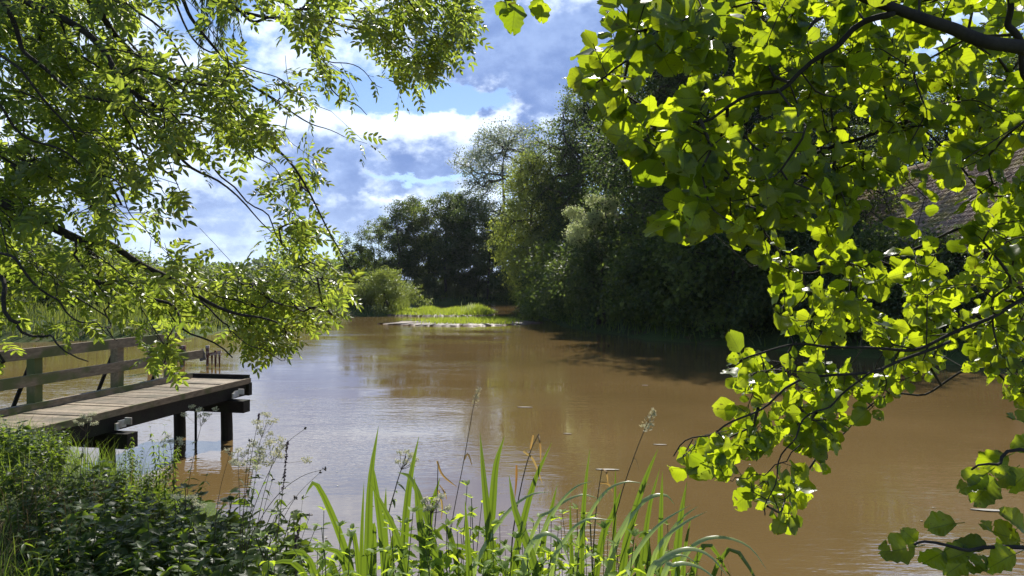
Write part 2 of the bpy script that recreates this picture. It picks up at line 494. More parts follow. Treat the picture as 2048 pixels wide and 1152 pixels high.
cd = bpy.data.cameras.new('camera')
cd.sensor_width = 36.0
cd.lens = 36.0 * F / 2048.0
cd.shift_y = -(576 - HY) / 2048.0
cd.clip_start = 0.05
cd.clip_end = 4000
co = bpy.data.objects.new('camera', cd)
co.location = (0, 0, H)
co.rotation_euler = (math.radians(90), 0, 0)
link(co)
sc.camera = co
sc.view_settings.view_transform = 'Standard'
sc.view_settings.look = 'None'
sc.view_settings.exposure = 0.70
sc.view_settings.gamma = 1.0
sc.render.engine = 'CYCLES'
cy = sc.cycles
cy.max_bounces = 6
cy.diffuse_bounces = 2
cy.glossy_bounces = 3
cy.transmission_bounces = 4
cy.sample_clamp_indirect = 4.0
cy.caustics_reflective = False
cy.caustics_refractive = False
cy.use_denoising = True


# ----------------------------------------------------------------------------- templates
def grid_leaf(nt_, w, cup=0.1, bend=0.15, cross=5, pleat=0.0, stalk=0.0, tooth=0.0, wave=0.0):
    """leaf blade lying along +X, length 1; w(t) the half width"""
    t = np.linspace(0, 1, nt_)
    s = np.linspace(-1, 1, cross)
    T, S = np.meshgrid(t, s, indexing='ij')
    hw = np.array([w(x) for x in t])[:, None] * (1 + tooth * ((np.arange(nt_) % 2) * 2 - 1))[:, None] ** (np.abs(S) > 0.9)
    X = T.copy()
    Y = S * hw
    Z = cup * np.abs(S) * hw - bend * T ** 2 + pleat * np.sin(T * 7 * 2 * np.pi - np.abs(S) * 3) * np.abs(S) + wave * np.sin(T * 9 + S * 2)
    V = np.stack([X + stalk, Y, Z], -1).reshape(-1, 3)
    i, k = np.meshgrid(np.arange(nt_ - 1), np.arange(cross - 1), indexing='ij')
    Q = np.stack([i * cross + k, (i + 1) * cross + k, (i + 1) * cross + k + 1, i * cross + k + 1], -1).reshape(-1, 4)
    UV = np.stack([T, (S + 1) / 2], -1).reshape(-1, 2)
    L = list(Q.reshape(-1))
    Tt = [4] * len(Q)
    if stalk > 0:
        n = len(V)
        sw = 0.016
        V = np.vstack([V, [[0, -sw, 0], [0, sw, 0], [stalk + .02, sw, 0], [stalk + .02, -sw, 0]]])
        UV = np.vstack([UV, [[0, .5]] * 4])
        L += [n, n + 1, n + 2, n + 3]
        Tt += [4]
    return V, np.array(L, np.int32), np.array(Tt, np.int32), UV


def w_alder(t):
    return 0.03 + 0.47 * max(math.sin(math.pi * min(1, t * 0.97 + 0.0) ** 0.92), 0) ** 0.62 * (1 + 0.05 * math.sin(23 * t)) if t < 0.995 else 0.10


def alder_leaf(seed, cup, bend, wave, holes=0, width=1.0, fine=False):
    r = np.random.default_rng(seed)
    nt_, cr = (26, 9) if fine else (15, 9) if holes else (10, 5)
    V, L, T, U = grid_leaf(nt_, lambda t: width * w_alder(t), cup=cup, bend=bend, cross=cr, pleat=0.014, stalk=0.26, wave=wave)
    m = nt_ * cr
    ph = r.uniform(0, 6.28, 4)
    t, sd = U[:m, 0], U[:m, 1] * 2 - 1
    V[:m, 1] *= 1 + 0.09 * np.sin(t * 9 + ph[0] + sd) + 0.05 * np.sin(t * 23 + ph[1] + 2 * sd)
    V[:m, 0] += (0.05 * np.sin(sd * 5 + ph[2]) - 0.03 * (np.abs(sd) < .2)) * (t > .9) + 0.05 * sd * np.sin(ph[3])
    V[:m, 2] += 0.05 * np.sin(t * 5 + ph[1]) * sd
    if holes:
        Q = L[:-4].reshape(-1, 4)
        keep = np.ones(len(Q), bool)
        for _ in range(holes):
            k = r.integers(0, len(Q))
            keep[k] = False
            if r.uniform() < .5 and k + 1 < len(Q):
                keep[k + 1] = False
        L = np.concatenate([Q[keep].reshape(-1), L[-4:]])
        T = np.full(keep.sum() + 1, 4, np.int32)
    return V, L.astype(np.int32), T, U


T_alder = [alder_leaf(1, .22, .10, .0), alder_leaf(2, .45, .28, .02, 0, .94), alder_leaf(3, .05, -.1, .03, 0, .86), alder_leaf(4, .7, .15, .02, 0, .95), alder_leaf(5, .2, .12, .01, 7), alder_leaf(6, .3, .2, .02, 4, .92)]
T_nettle = [grid_leaf(8, lambda t: 0.02 + 0.30 * math.sin(math.pi * t ** 0.62) ** 0.9 * (1 - 0.25 * t), cup=0.25, bend=0.3, cross=3, tooth=0.13, stalk=0.15),
            grid_leaf(8, lambda t: 0.02 + 0.26 * math.sin(math.pi * t ** 0.62) ** 0.9 * (1 - 0.25 * t), cup=0.5, bend=0.1, cross=3, tooth=0.13, stalk=0.12)]
T_lance = [grid_leaf(6, lambda t: 0.01 + 0.13 * math.sin(math.pi * t ** 0.7), cup=0.4, bend=0.35, cross=3)]
T_broad = [grid_leaf(7, lambda t: 0.04 + 0.40 * math.sin(math.pi * t ** 0.6) ** 0.8, cup=0.3, bend=0.35, cross=5, tooth=0.05, stalk=0.2)]


def leaflet6(fold=0.25):
    V = np.array([[0, 0, 0], [.25, .21, fold * .21], [.66, .18, fold * .18], [1, 0, -.05], [.66, -.18, fold * .18], [.25, -.21, fold * .21]])
    L = np.array([0, 3, 2, 1, 0, 5, 4, 3], np.int32)
    return V, L, np.array([4, 4], np.int32), np.stack([V[:, 0], V[:, 1] + .5], 1)


def rhomb(wid=0.3):
    V = np.array([[0, 0, 0], [.45, wid, .06], [1, 0, -.08], [.45, -wid, .06]])
    return V, np.array([0, 3, 2, 1], np.int32), np.array([4], np.int32), np.stack([V[:, 0], V[:, 1] + .5], 1)


def compound(seed, pairs=4, ll=0.34, droop=0.25):
    """a pinnate leaf along +X, length about 1"""
    r = np.random.default_rng(seed)
    lf = leaflet6()
    mb = MB()
    ts = np.linspace(0.28, 0.88, pairs)
    org, X, Z, s = [], [], [], []
    for t in ts:
        for sd in (-1, 1):
            org.append([t, 0.0, -droop * t * t])
            a = math.radians(58 + r.uniform(-10, 10)) * sd
            X.append([math.cos(a), math.sin(a), -0.25 + r.uniform(-.25, .25)])
            Z.append([r.uniform(-.25, .25), r.uniform(-.3, .3), 1])
            s.append(ll * r.uniform(0.85, 1.1) * (0.8 + 0.35 * math.sin(t * 2.6)))
    org.append([0.95, 0, -droop * .9])
    X.append([1, r.uniform(-.15, .15), -0.45])
    Z.append([0.2, r.uniform(-.3, .3), 1])
    s.append(ll * 1.05)
    mb.scatter(lf, np.array(org), np.array(X), np.array(Z), np.array(s))
    tt = np.linspace(0, .95, 4)
    pth = np.stack([tt, 0 * tt, -droop * tt * tt], 1)
    w = 0.006
    V = np.concatenate([pth + [0, w, 0], pth - [0, w, 0]])
    mb.quads(V, [[i, i + 4, i + 5, i + 1] for i in range(3)])
    return np.concatenate(mb.v), np.concatenate(mb.l), np.concatenate(mb.t), np.concatenate(mb.u)


T_ash = [compound(k, 4, 0.33, 0.15 + 0.18 * k) for k in range(4)]
T_rh = [rhomb(0.34), rhomb(0.26), rhomb(0.42)]
T_will = [rhomb(0.10)]


def rvec(n, r=rng):
    v = r.normal(size=(n, 3))
    return v / np.linalg.norm(v, axis=1)[:, None]


def grow(seedP, tg, bf=0.3, flow=None, ease=0.5):
    """joins every target point to the nearest wood already there; returns the nodes and each one's parent"""
    n0, n = len(seedP), len(tg)
    real = np.vstack([seedP, tg])
    if flow is not None:
        f = np.asarray(flow, float) / np.linalg.norm(flow)
        seedP = seedP - ease * (seedP @ f)[:, None] * f
        tg = tg - ease * (tg @ f)[:, None] * f
    Pn = np.vstack([seedP, tg])
    par = np.full(n0 + n, -1)
    pl = np.zeros(n0 + n)
    D = np.linalg.norm(tg[:, None] - seedP[None], axis=2)
    bp = D.argmin(1)
    bc = D[np.arange(n), bp].copy()
    done = np.zeros(n, bool)
    order = []
    for _ in range(n):
        c = np.where(done, 1e9, bc)
        k = int(c.argmin())
        done[k] = True
        i = n0 + k
        par[i] = bp[k]
        pl[i] = pl[bp[k]] + np.linalg.norm(Pn[i] - Pn[bp[k]])
        order.append(i)
        d = np.linalg.norm(tg - tg[k], axis=1) + bf * pl[i]
        u = (d < bc) & ~done
        bc[u] = d[u]
        bp[u] = i
    desc = np.ones(n0 + n)
    for i in reversed(order):
        desc[par[i]] += desc[i]
    return real, par, desc, n0


def near_wood(seeds, tg, far):
    """keep the targets that hang together with the wood by steps shorter than far"""
    ok = np.linalg.norm(tg[:, None] - seeds[None], axis=2).min(1) < far
    for _ in range(40):
        rest = np.where(~ok)[0]
        if len(rest) == 0:
            break
        d = np.linalg.norm(tg[rest][:, None] - tg[ok][None], axis=2).min(1) < far
        if not d.any():
            break
        ok[rest[d]] = True
    return tg[ok]


def twig_mesh(mb, Pn, par, desc, n0, r0, rmax, sub=3, sides=5, power=0.5):
    idx = np.arange(n0, len(Pn))
    p0, p1 = Pn[par[idx]], Pn[idx]
    gp = par[par[idx]]
    e = p1 - p0
    ln = np.linalg.norm(e, axis=1)[:, None]
    m0 = np.where((gp >= 0)[:, None], p0 - Pn[np.maximum(gp, 0)], e)
    m0 = m0 / (np.linalg.norm(m0, axis=1)[:, None] + 1e-9) * ln
    m1 = e
    rad1 = np.minimum(r0 * desc[idx] ** power, rmax)
    radp = np.where(par[idx] >= n0, np.minimum(r0 * desc[par[idx]] ** power, rmax), rad1)
    rad0 = np.minimum(radp, rad1 * 1.5)
    pts = []
    for s in np.linspace(0, 1, sub + 1):
        h00, h10, h01, h11 = 2 * s ** 3 - 3 * s ** 2 + 1, s ** 3 - 2 * s ** 2 + s, -2 * s ** 3 + 3 * s ** 2, s ** 3 - s ** 2
        pts.append(h00 * p0 + h10 * 0.7 * m0 + h01 * p1 + h11 * 0.7 * m1)
    for k in range(sub):
        a = k / sub
        b = (k + 1) / sub
        mb.edges(pts[k], pts[k + 1], rad0 * (1 - a) + rad1 * a, rad0 * (1 - b) + rad1 * b, sides)
    d = e / (ln + 1e-9)
    return idx, pts, d


def inpoly(px, py, poly):
    poly = np.asarray(poly, float)
    r = np.zeros(px.shape, bool)
    j = len(poly) - 1
    for i in range(len(poly)):
        xi, yi = poly[i]
        xj, yj = poly[j]
        c = ((yi > py) != (yj > py)) & (px < (xj - xi) * (py - yi) / (yj - yi + 1e-12) + xi)
        r ^= c
        j = i
    return r


def smooth_path(pts, n):
    """Catmull-Rom through pts"""
    p = np.asarray(pts, float)
    p = np.vstack([2 * p[0] - p[1], p, 2 * p[-1] - p[-2]])
    out = []
    m = len(p) - 3
    for t in np.linspace(0, m - 1e-6, n):
        i = int(t)
        u = t - i
        a, b, c, d = p[i], p[i + 1], p[i + 2], p[i + 3]
        out.append(0.5 * (2 * b + (c - a) * u + (2 * a - 5 * b + 4 * c - d) * u * u + (3 * b - a - 3 * c + d) * u ** 3))
    return np.array(out)


# ----------------------------------------------------------------------------- terrain and water
POND = np.array([(-30, 18), (-16, 14), (-9.5, 12.2), (-6.6, 10.0), (-5.0, 9.3), (-3.8, 8.9), (-2.5, 7.2), (-1.7, 5.2), (-1.0, 4.1), (0, 3.7), (1.5, 3.6), (3, 3.7), (6, 4.8), (14, 7), (24, 10), (30, 15), (24, 21),
                 (15.5, 22.6), (12.2, 26.8), (9.66, 30.2), (6.3, 34), (3.4, 43), (2.4, 51.6), (2.4, 64), (5, 80), (4, 91), (-4, 89), (-10.9, 84), (-9.8, 72), (-8.4, 60),
                 (-10.5, 57.5), (-12.3, 56.7), (-14.3, 50.3), (-15.6, 42.8), (-15.4, 35.5), (-19.7, 33.5), (-30, 31)], float)


def pond_dist(x, y):
    """signed distance to the shore, positive on land"""
    pts = np.stack([x, y], -1)
    best = np.full(x.shape, 1e9)
    n = len(POND)
    for i in range(n):
        a, b = POND[i], POND[(i + 1) % n]
        ab = b - a
        t = np.clip(((pts - a) @ ab) / (ab @ ab), 0, 1)
        best = np.minimum(best, np.linalg.norm(pts - (a + t[..., None] * ab), axis=-1))
    ins = inpoly(x, y, POND)
    return np.where(ins, -best, best)


def sstep(a, b, x):
    t = np.clip((x - a) / (b - a), 0, 1)
    return t * t * (3 - 2 * t)


def ground_z(x, y):
    x = np.asarray(x, float)
    y = np.asarray(y, float)
    d = pond_dist(x, y) + 0.22 * np.sin(x * 1.9 + y * 0.7) * np.sin(y * 1.3 - x * 0.4)
    top = np.where(y < 16, 1.05, 0.75)
    z = np.where(d > 0, 0.03 + top * sstep(0, 1.9, d), -0.9 * sstep(0, 2.2, -d) + 0.03)
    z = z + np.where(d > 0.4, 0.05 * np.sin(x * 1.1) * np.cos(y * 0.9) + 0.03 * np.sin(x * 3.1 + y * 2.3), 0)
    z = z + 2.5 * sstep(90, 600, y) + 0.6 * sstep(20, 200, np.abs(x))
    return z


def build_ground():
    def axis(lo, hi, c, fine, n):
        # dense near c, sparse far off
        u = np.linspace(-1, 1, n)
        g = np.sinh(u * 4.2) / math.sinh(4.2)
        return np.where(g < 0, c + g * (c - lo), c + g * (hi - c))
    xs = axis(-700, 700, -1.0, 0.3, 281)
    ys = axis(-60, 1400, 7.0, 0.3, 321)
    X, Y = np.meshgrid(xs, ys, indexing='ij')
    Z = ground_z(X, Y)
    nx, ny = X.shape
    i, k = np.meshgrid(np.arange(nx - 1), np.arange(ny - 1), indexing='ij')
    Q = np.stack([i * ny + k, (i + 1) * ny + k, (i + 1) * ny + k + 1, i * ny + k + 1], -1).reshape(-1, 4)
    mb = MB().quads(np.stack([X, Y, Z], -1).reshape(-1, 3), Q)
    o = mb.build('ground', M['ground'], smooth=True)
    tag(o, kind='structure')
    mb = MB().quads([[-34, 2.0, 0], [34, 2.0, 0], [34, 96, 0], [-34, 96, 0]], [[0, 1, 2, 3]])
    tag(mb.build('water', M['water']), kind='structure')


build_ground()


def blades(mb, base, h, lean, width, bend=0.4, seg=3):
    """flat tapering grass blades; base (n,3), h (n,), lean (n,2)"""
    n = len(base)
    th = rng.uniform(0, 2 * np.pi, n)
    side = np.stack([np.cos(th), np.sin(th), np.zeros(n)], 1)
    t = np.linspace(0, 1, seg + 1)
    V = np.zeros((n, seg + 1, 2, 3))
    L3 = np.concatenate([lean, np.zeros((n, 1))], 1)
    for i, u in enumerate(t):
        c = base + np.array([0, 0, 1.0]) * (h * (u - bend * 0.5 * u ** 2 * np.linalg.norm(lean, axis=1)))[:, None] + L3 * (h * (0.25 * u + 0.75 * u * u))[:, None]
        w = width * (1 - u ** 1.6 * 0.93)
        V[:, i, 0] = c - side * w[:, None] / 2
        V[:, i, 1] = c + side * w[:, None] / 2
    q = np.array([[2 * i, 2 * i + 1, 2 * i + 3, 2 * i + 2] for i in range(seg)])
    Q = (q[None] + (np.arange(n) * 2 * (seg + 1))[:, None, None]).reshape(-1, 4)
    mb.quads(V.reshape(-1, 3), Q)


def build_islands():
    def mound(name, outline, hgt, mat):
        o = np.asarray(outline, float)
        c = o.mean(0)
        rings = [1.0, 0.93, 0.75, 0.45, 0.0]
        zs = [-0.25, hgt * 0.5, hgt * 0.9, hgt, hgt]
        V = []
        for r, z in zip(rings, zs):
            for p in o:
                q = c + (p - c) * r
                V.append([q[0], q[1], z + 0.02 * math.sin(p[0] * 5 + r * 9)])
        n = len(o)
        Q = [[i * n + k, i * n + (k + 1) % n, (i + 1) * n + (k + 1) % n, (i + 1) * n + k] for i in range(4) for k in range(n)]
        return MB().quads(V, Q).build(name, mat, smooth=True)

    def ol(pts):
        p = np.array([G(a, b)[:2] for a, b in pts])
        cl = np.vstack([p, p[:1]])
        q = smooth_path(np.c_[cl, np.zeros(len(cl))], 160)[:-1, :2]
        k = np.arange(159)
        return q + np.stack([.15 * np.sin(k * 1.1) + .12 * np.sin(k * 2.7), .14 * np.sin(k * .7) + .16 * np.sin(k * 1.9) + .08 * np.sin(k * 3.1)], 1)
    isl1 = ol([(757, 630), (800, 632.6), (880, 633.6), (950, 633.6), (985, 631), (985, 626), (930, 622), (840, 622), (780, 625)])
    isl2 = ol([(748, 648), (800, 650.5), (870, 652.5), (960, 652.5), (1030, 650), (1088, 646), (1060, 643), (1010, 641), (930, 641), (850, 642.5), (800, 645)])
    tag(mound('island', isl1, 0.16, M['mud']), kind='structure')
    tag(mound('mud_bank', isl2, 0.10, M['mud']), kind='structure')

    def fill(outline, n, keep=None):
        lo, hi = outline.min(0), outline.max(0)
        p = rng.uniform(lo, hi, (n * 3, 2))
        p = p[inpoly(p[:, 0], p[:, 1], outline)]
        if keep is not None:
            p = p[keep(p)]
        return p[:n]
    c = isl1.mean(0)
    p = fill(c + (isl1 - c) * [1.0, .96], 6000)
    px, _ = proj(np.c_[p, np.zeros(len(p))])
    hh = 0.34 + 0.16 * np.sin(px * 0.09) * np.sin(px * 0.031) + 0.30 * np.exp(-((px - 945) / 26) ** 2)
    mb = MB()
    blades(mb, np.c_[p, np.full(len(p), 0.1)], hh * rng.uniform(0.6, 1.15, len(p)), rng.normal(0, .3, (len(p), 2)), np.full(len(p), 0.05))
    o = mb.build('island_grass', M['island'])
    tag(o, 'bright yellow green grass covering the low island', 'grass', kind='stuff')

    def kp(q):
        a, b = proj(np.c_[q, np.zeros(len(q))])
        return (a > 862 + rng.normal(0, 18, len(a))) & (a < 1022 + rng.normal(0, 14, len(a))) & (b < 650.5)
    p = fill(isl2, 3600, kp)
    mb = MB()
    blades(mb, np.c_[p, np.full(len(p), 0.06)], rng.uniform(0.12, 0.36, len(p)), rng.normal(0, .35, (len(p), 2)), np.full(len(p), 0.04))
    o = mb.build('mud_bank_grass', M['island'])
    tag(o, 'short bright grass on the pale mud bank', 'grass', kind='stuff')
    # a few upright weeds on the hump of the island
    q = P(942, 606, 58)
    mb = MB()
    blades(mb, np.array([q - [0, 0, 0.9]]) + rng.normal(0, .25, (60, 3)) * [1, .6, 0], rng.uniform(0.6, 1.1, 60), rng.normal(0, .15, (60, 2)), np.full(60, 0.06))
    tag(mb.build('tall_weed', M['white']), 'small pale weed standing on the grassy hump of the island', 'plant')


build_islands()


# ----------------------------------------------------------------------------- trees in the distance
def make_tree(seed, h, R, base, shape, n_nodes, lpn, ls, leafmat, tmpl, spread=0.38, clumps=26, trunk_r=0.16, droop=0.2, bf=0.25, multi=1, lean=0.0):
    """local coordinates, trunk foot at the origin; returns wood and leaf mesh data"""
    r = np.random.default_rng(seed)
    wood = MB()
    seeds = []
    for m_ in range(multi):
        off = r.normal(0, 0.25, 2) * (multi > 1)
        top = h * (0.86 if multi == 1 else r.uniform(.6, .8))
        zz = np.linspace(-0.3, top, 12)
        an = r.uniform(0, 6.28)
        sp_ = (0.0 if multi == 1 else R * 0.35)
        wob = np.stack([off[0] + sp_ * np.cos(an) * (zz / top) + lean * zz + 0.18 * np.sin(zz * 0.7 + seed), off[1] + sp_ * np.sin(an) * (zz / top) + 0.18 * np.cos(zz * 0.6 + seed * 2) - 0.18, zz], 1)
        wood.tube(wob, trunk_r * (1 - 0.9 * np.clip(zz / top, 0, 1)) + 0.012, 7)
        dense = smooth_path(wob, 40)
        seeds.append(dense[dense[:, 2] > base * 0.55])
    seeds = np.vstack(seeds)
    prof = {'round': lambda u: math.sqrt(max(1 - (2 * u - 0.92) ** 2, 0.03)),
            'tall': lambda u: 0.35 + 0.65 * math.sin(math.pi * min(1, 0.18 + 0.8 * u)) if u < 0.85 else 0.55 * (1.12 - u) / 0.27,
            'cone': lambda u: 0.95 * (1 - u) ** 0.75 + 0.10,
            'fan': lambda u: 0.45 + 0.6 * u if u < 0.75 else 0.9 * math.sqrt(max(1 - ((u - .75) / .27) ** 2, .02)),
            'bush': lambda u: math.sqrt(max(1 - u ** 2, 0.03))}[shape]
    cs = []
    for k in range(clumps):
        u = (k + r.uniform(0, 1)) / clumps
        a = k * 2.4 + r.uniform(-.5, .5)
        rr = R * prof(u) * r.uniform(0.45, 0.95)
        cs.append([rr * math.cos(a) + lean * (base + u * (h - base)), rr * math.sin(a), base + u * (h - base) * 0.97, R * r.uniform(0.22, 0.44) * (0.6 + 0.5 * prof(u))])
    cs = np.array(cs)
    wgt = cs[:, 3] ** 2
    pick = r.choice(len(cs), n_nodes, p=wgt / wgt.sum())
    v = r.normal(size=(n_nodes, 3))
    v /= np.linalg.norm(v, axis=1)[:, None]
    rad = cs[pick, 3] * r.uniform(0.45, 1.0, n_nodes) ** 0.5
    tg = cs[pick, :3] + v * rad[:, None] * [1, 1, 0.75]
    tg = tg[tg[:, 2] > base * 0.5]
    Pn, par, desc, n0 = grow(seeds, tg, bf)
    idx, pts, d = twig_mesh(wood, Pn, par, desc, n0, trunk_r * 0.055, trunk_r * 0.55, 2, 4)
    fol = MB()
    n = len(idx) * lpn
    node = np.repeat(np.arange(len(idx)), lpn)
    ctr = Pn[idx][node]
    g = r.normal(size=(n, 3)) * spread * [1, 1, 0.7]
    org = ctr + g - (r.uniform(0, 1, n) * droop)[:, None] * [0, 0, 1]
    out = org - np.array([0, 0, h * 0.5])
    out /= np.linalg.norm(out, axis=1)[:, None] + 1e-9
    X = rvec(n, r) + out * 0.5 - np.array([0, 0, droop * 1.5])
    Z = rvec(n, r) * 0.8 + [0, 0, 0.8] + out * 0.3
    sz = ls * r.uniform(0.6, 1.25, n)
    which = r.integers(0, len(tmpl), n)
    for k, t in enumerate(tmpl):
        q = which == k
        fol.scatter(t, org[q], X[q], Z[q], sz[q])
    return wood, fol


TREES = {}


def proto(key, *a, mat='dark', **kw):
    w, f = make_tree(*a, leafmat=None, **kw)
    TREES[key] = (w.data('trunk', M['farbark'], True), f.data('crown', M[mat], False))


proto('alder1', 11, 12, 2.9, 1.8, 'tall', 470, 34, 0.20, tmpl=T_rh, clumps=26, spread=0.24, trunk_r=.15)
proto('alder2', 12, 12, 2.6, 2.0, 'cone', 450, 34, 0.20, tmpl=T_rh, clumps=26, spread=0.24, trunk_r=.15)
proto('alder3', 13, 12, 3.0, 1.8, 'round', 460, 34, 0.20, mat='mid', tmpl=T_rh, clumps=24, multi=2, spread=0.24, trunk_r=.14)
proto('thin', 14, 9, 1.5, 1.5, 'cone', 200, 22, 0.18, tmpl=T_rh, clumps=22, trunk_r=0.09, spread=.22)
proto('big1', 21, 16, 5.0, 1.5, 'round', 1150, 40, 0.16, tmpl=T_rh, clumps=60, trunk_r=0.3, spread=0.27)
proto('big2', 22, 16, 4.6, 1.2, 'tall', 1150, 40, 0.16, tmpl=T_rh, clumps=56, trunk_r=0.28, spread=0.27, multi=2)
proto('big3', 23, 16, 5.0, 1.2, 'round', 1100, 40, 0.16, mat='mid', tmpl=T_rh, clumps=54, trunk_r=0.3, spread=0.27)
proto('poplar', 31, 22, 5.6, 4.0, 'fan', 1100, 26, 0.23, mat='silver', tmpl=T_rh, clumps=56, trunk_r=0.32, spread=0.45)
proto('yellow', 32, 14, 2.9, 1.8, 'tall', 800, 34, 0.22, mat='yellow', tmpl=[rhomb(.2), rhomb(.28)], clumps=36, trunk_r=0.2, droop=0.6, spread=0.3)
proto('pale', 33, 9, 1.9, 4.8, 'round', 560, 30, 0.15, mat='white', tmpl=[rhomb(.22), rhomb(.3)], clumps=13, trunk_r=0.13, spread=0.17)
proto('bush1', 41, 3.2, 2.0, 0.3, 'bush', 330, 34, 0.15, mat='dark', tmpl=T_rh, clumps=22, trunk_r=0.06, multi=4, spread=0.26)
proto('bush2', 42, 3.2, 2.0, 0.2, 'bush', 330, 34, 0.16, mat='shrub', tmpl=[rhomb(.14), rhomb(.2)], clumps=24, trunk_r=0.05, multi=5, spread=0.24)
proto('bush3', 43, 3.2, 2.1, 0.2, 'bush', 330, 34, 0.16, mat='mid', tmpl=T_rh, clumps=24, trunk_r=0.06, multi=4, spread=0.26)


proto('willowbush', 44, 3.2, 2.3, 0.1, 'cone', 260, 34, 0.20, mat='shrub', tmpl=[rhomb(.12), rhomb(.16)], clumps=13, trunk_r=0.05, multi=6, spread=0.2, droop=-.15)


def put_tree(key, name, x, y, s, rz, label, cat, group=None, zs=1.0):
    z = float(ground_z(np.array(x), np.array(y)))
    o = empty(name, (x, y, z - 0.05), rz, (s, s, s * zs))
    tag(o, label, cat, group)
    w, f = TREES[key]
    link(bpy.data.objects.new('trunk', w), o)
    link(bpy.data.objects.new('crown', f), o)
    return o


def put_px(key, name, px, d, top_py, rz, label, cat, group=None, hgt=12, wide=1.0):
    """stand a tree at picture column px, d metres off, tall enough to reach top_py"""
    x = (px - CX) / F * d
    z0 = float(ground_z(np.array(x), np.array(d)))
    ztop = H - (top_py - HY) / F * d
    s = (ztop - z0) / hgt
    return put_tree(key, name, x, d, s * wide, rz, label, cat, group, zs=1.0 / wide)


GF = 'trees in the far row beyond the islands'
far = [('thin', 692, 92, 462, 'thin open tree at the outer end of the far row, sky showing through'),
       ('thin', 722, 94, 450, 'slim pointed tree second in the far row, just outside the dense trees'),
       ('alder3', 762, 93, 430, 'lower round tree that begins the dense part of the far row'),
       ('alder1', 798, 90, 400, 'bushy dark tree above the yellow green willow shrub'),
       ('alder2', 828, 94, 388, 'tall dark tree with pointed top near the middle of the far row'),
       ('alder3', 862, 91, 392, 'lighter green round tree in the middle of the far row'),
       ('alder1', 893, 90, 384, 'dark tree behind the grassy hump of the island'),
       ('alder2', 915, 93, 380, 'dark pointed tree between two round ones of the far row'),
       ('alder1', 948, 91, 392, 'dark tree in the far row in front of the silver poplar'),
       ('thin', 975, 90, 415, 'thin tree with bare stem before the silver poplar'),
       ('alder2', 1008, 92, 430, 'dark narrow tree at the inner end of the far row by the yellow tree')]
for i, (k, px, d, ty, lb) in enumerate(far):
    put_px(k, 'far_tree', px, d, ty, i * 1.7, lb, 'tree', GF, 9 if k == 'thin' else 12, 1.12)
put_px('poplar', 'silver_poplar', 1005, 104, 250, 0.6, 'tall silvery poplar rising above the far trees', 'tree', None, 22, 1.15)
put_px('yellow', 'weeping_tree', 1062, 62, 300, 1.2, 'yellow green drooping tree at the bend of the wooded bank', 'tree', None, 14, 1.05)
GR = 'tall dark trees on the wooded bank'
wood_bank = [('big2', 1172, 60, 150, 'tall dark tree where the wooded bank meets the sky'),
             ('big3', 1225, 66, 130, 'tall sunlit topped tree behind the pale leaved tree'),
             ('big1', 1392, 47, -40, 'huge dark tree above the pale leaved tree'),
             ('big2', 1400, 40, -60, 'huge dark tree behind the round leaves of the alder'),
             ('big1', 1500, 38, -40, 'broad dark tree between the huge trees and the barn'),
             ('big3', 1600, 40, 40, 'broad tree standing in front of the barn end'),
             ('big1', 1130, 70, 330, 'dark tree behind the yellow green drooping tree')]
for i, (k, px, d, ty, lb) in enumerate(wood_bank):
    put_px(k, 'bank_tree', px, d, ty, i * 2.1 + .4, lb, 'tree', GR, 16, .85 if i == 0 else 1.1)
put_px('pale', 'whitebeam', 1188, 41.5, 385, 0.4, 'small pale leaved tree catching the sun before the dark trees', 'tree', None, 9, 1.05)
GB = 'trees behind the barn'
put_px('big3', 'background_tree', 1985, 62, 60, 0.3, 'yellowish tree rising behind the tiled barn roof', 'tree', GB, 16, 1.2)
put_px('big1', 'background_tree', 1760, 64, 130, 1.3, 'dark tree behind the far end of the barn roof', 'tree', GB, 16, 1.2)
put_px('big2', 'background_tree', 2160, 58, 40, 2.3, 'dark tree past the near gable of the barn', 'tree', GB, 16, 1.2)
GS = 'bushes overhanging the water of the wooded bank'
bushes = [(1085, 56, 1.2, 'bush1', 'low dark bush at the water where the channel narrows'),
          (1120, 49, 1.5, 'bush3', 'dark bush overhanging the water below the tall skyline tree'),
          (1165, 43.5, 1.35, 'bush1', 'dark bush at the water below the pale leaved tree'),
          (1220, 40, 1.5, 'bush1', 'dark rounded bush at the water, next to the one below the pale tree'),
          (1285, 37, 1.35, 'bush3', 'greenish bush trailing in the water under the huge dark tree'),
          (1345, 35.0, 1.4, 'bush1', 'dark bush at the deepest shade of the bank'),
          (1410, 33.2, 1.45, 'bush3', 'dark bush with green glints at the water in deep shade'),
          (1480, 32.0, 1.5, 'bush1', 'dark bush at the water beside the alder leaves'),
          (1560, 30.5, 1.4, 'bush3', 'bush at the water half hidden behind alder leaves'),
          (1650, 29.0, 1.4, 'bush1', 'bush at the water hidden behind the alder, below the barn'),
          (1760, 27.5, 1.2, 'bush3', 'low bush on the bank below the barn wall'),
          (1880, 26.0, 1.1, 'bush1', 'low dark bush on the bank past the barn wall')]
for i, (px, d, s, k, lb) in enumerate(bushes):
    x = (px - CX) / F * d
    put_tree(k, 'bank_bush', x + .5, d + .8, s, i * 1.9, lb, 'bush', GS)
GU = 'dark shrubs under the far trees'
for i, (px, d, s, lb) in enumerate([(850, 88, 1.0, 'low dark shrub under the far trees beside the willow shrub'), (905, 92, 1.1, 'low dark shrub under the far trees behind the island hump'),
                                    (960, 92, 1.0, 'low dark shrub under the far trees near the thin stem'), (1015, 92, 1.2, 'low dark shrub under the far trees next to the yellow tree'), (1062, 92, 1.2, 'dark shrub at the end of the narrow channel')]):
    put_tree('bush3' if i % 2 else 'bush1', 'shade_shrub', (px - CX) / F * d, d, s, i * 1.3, lb, 'shrub', GU, zs=.7)
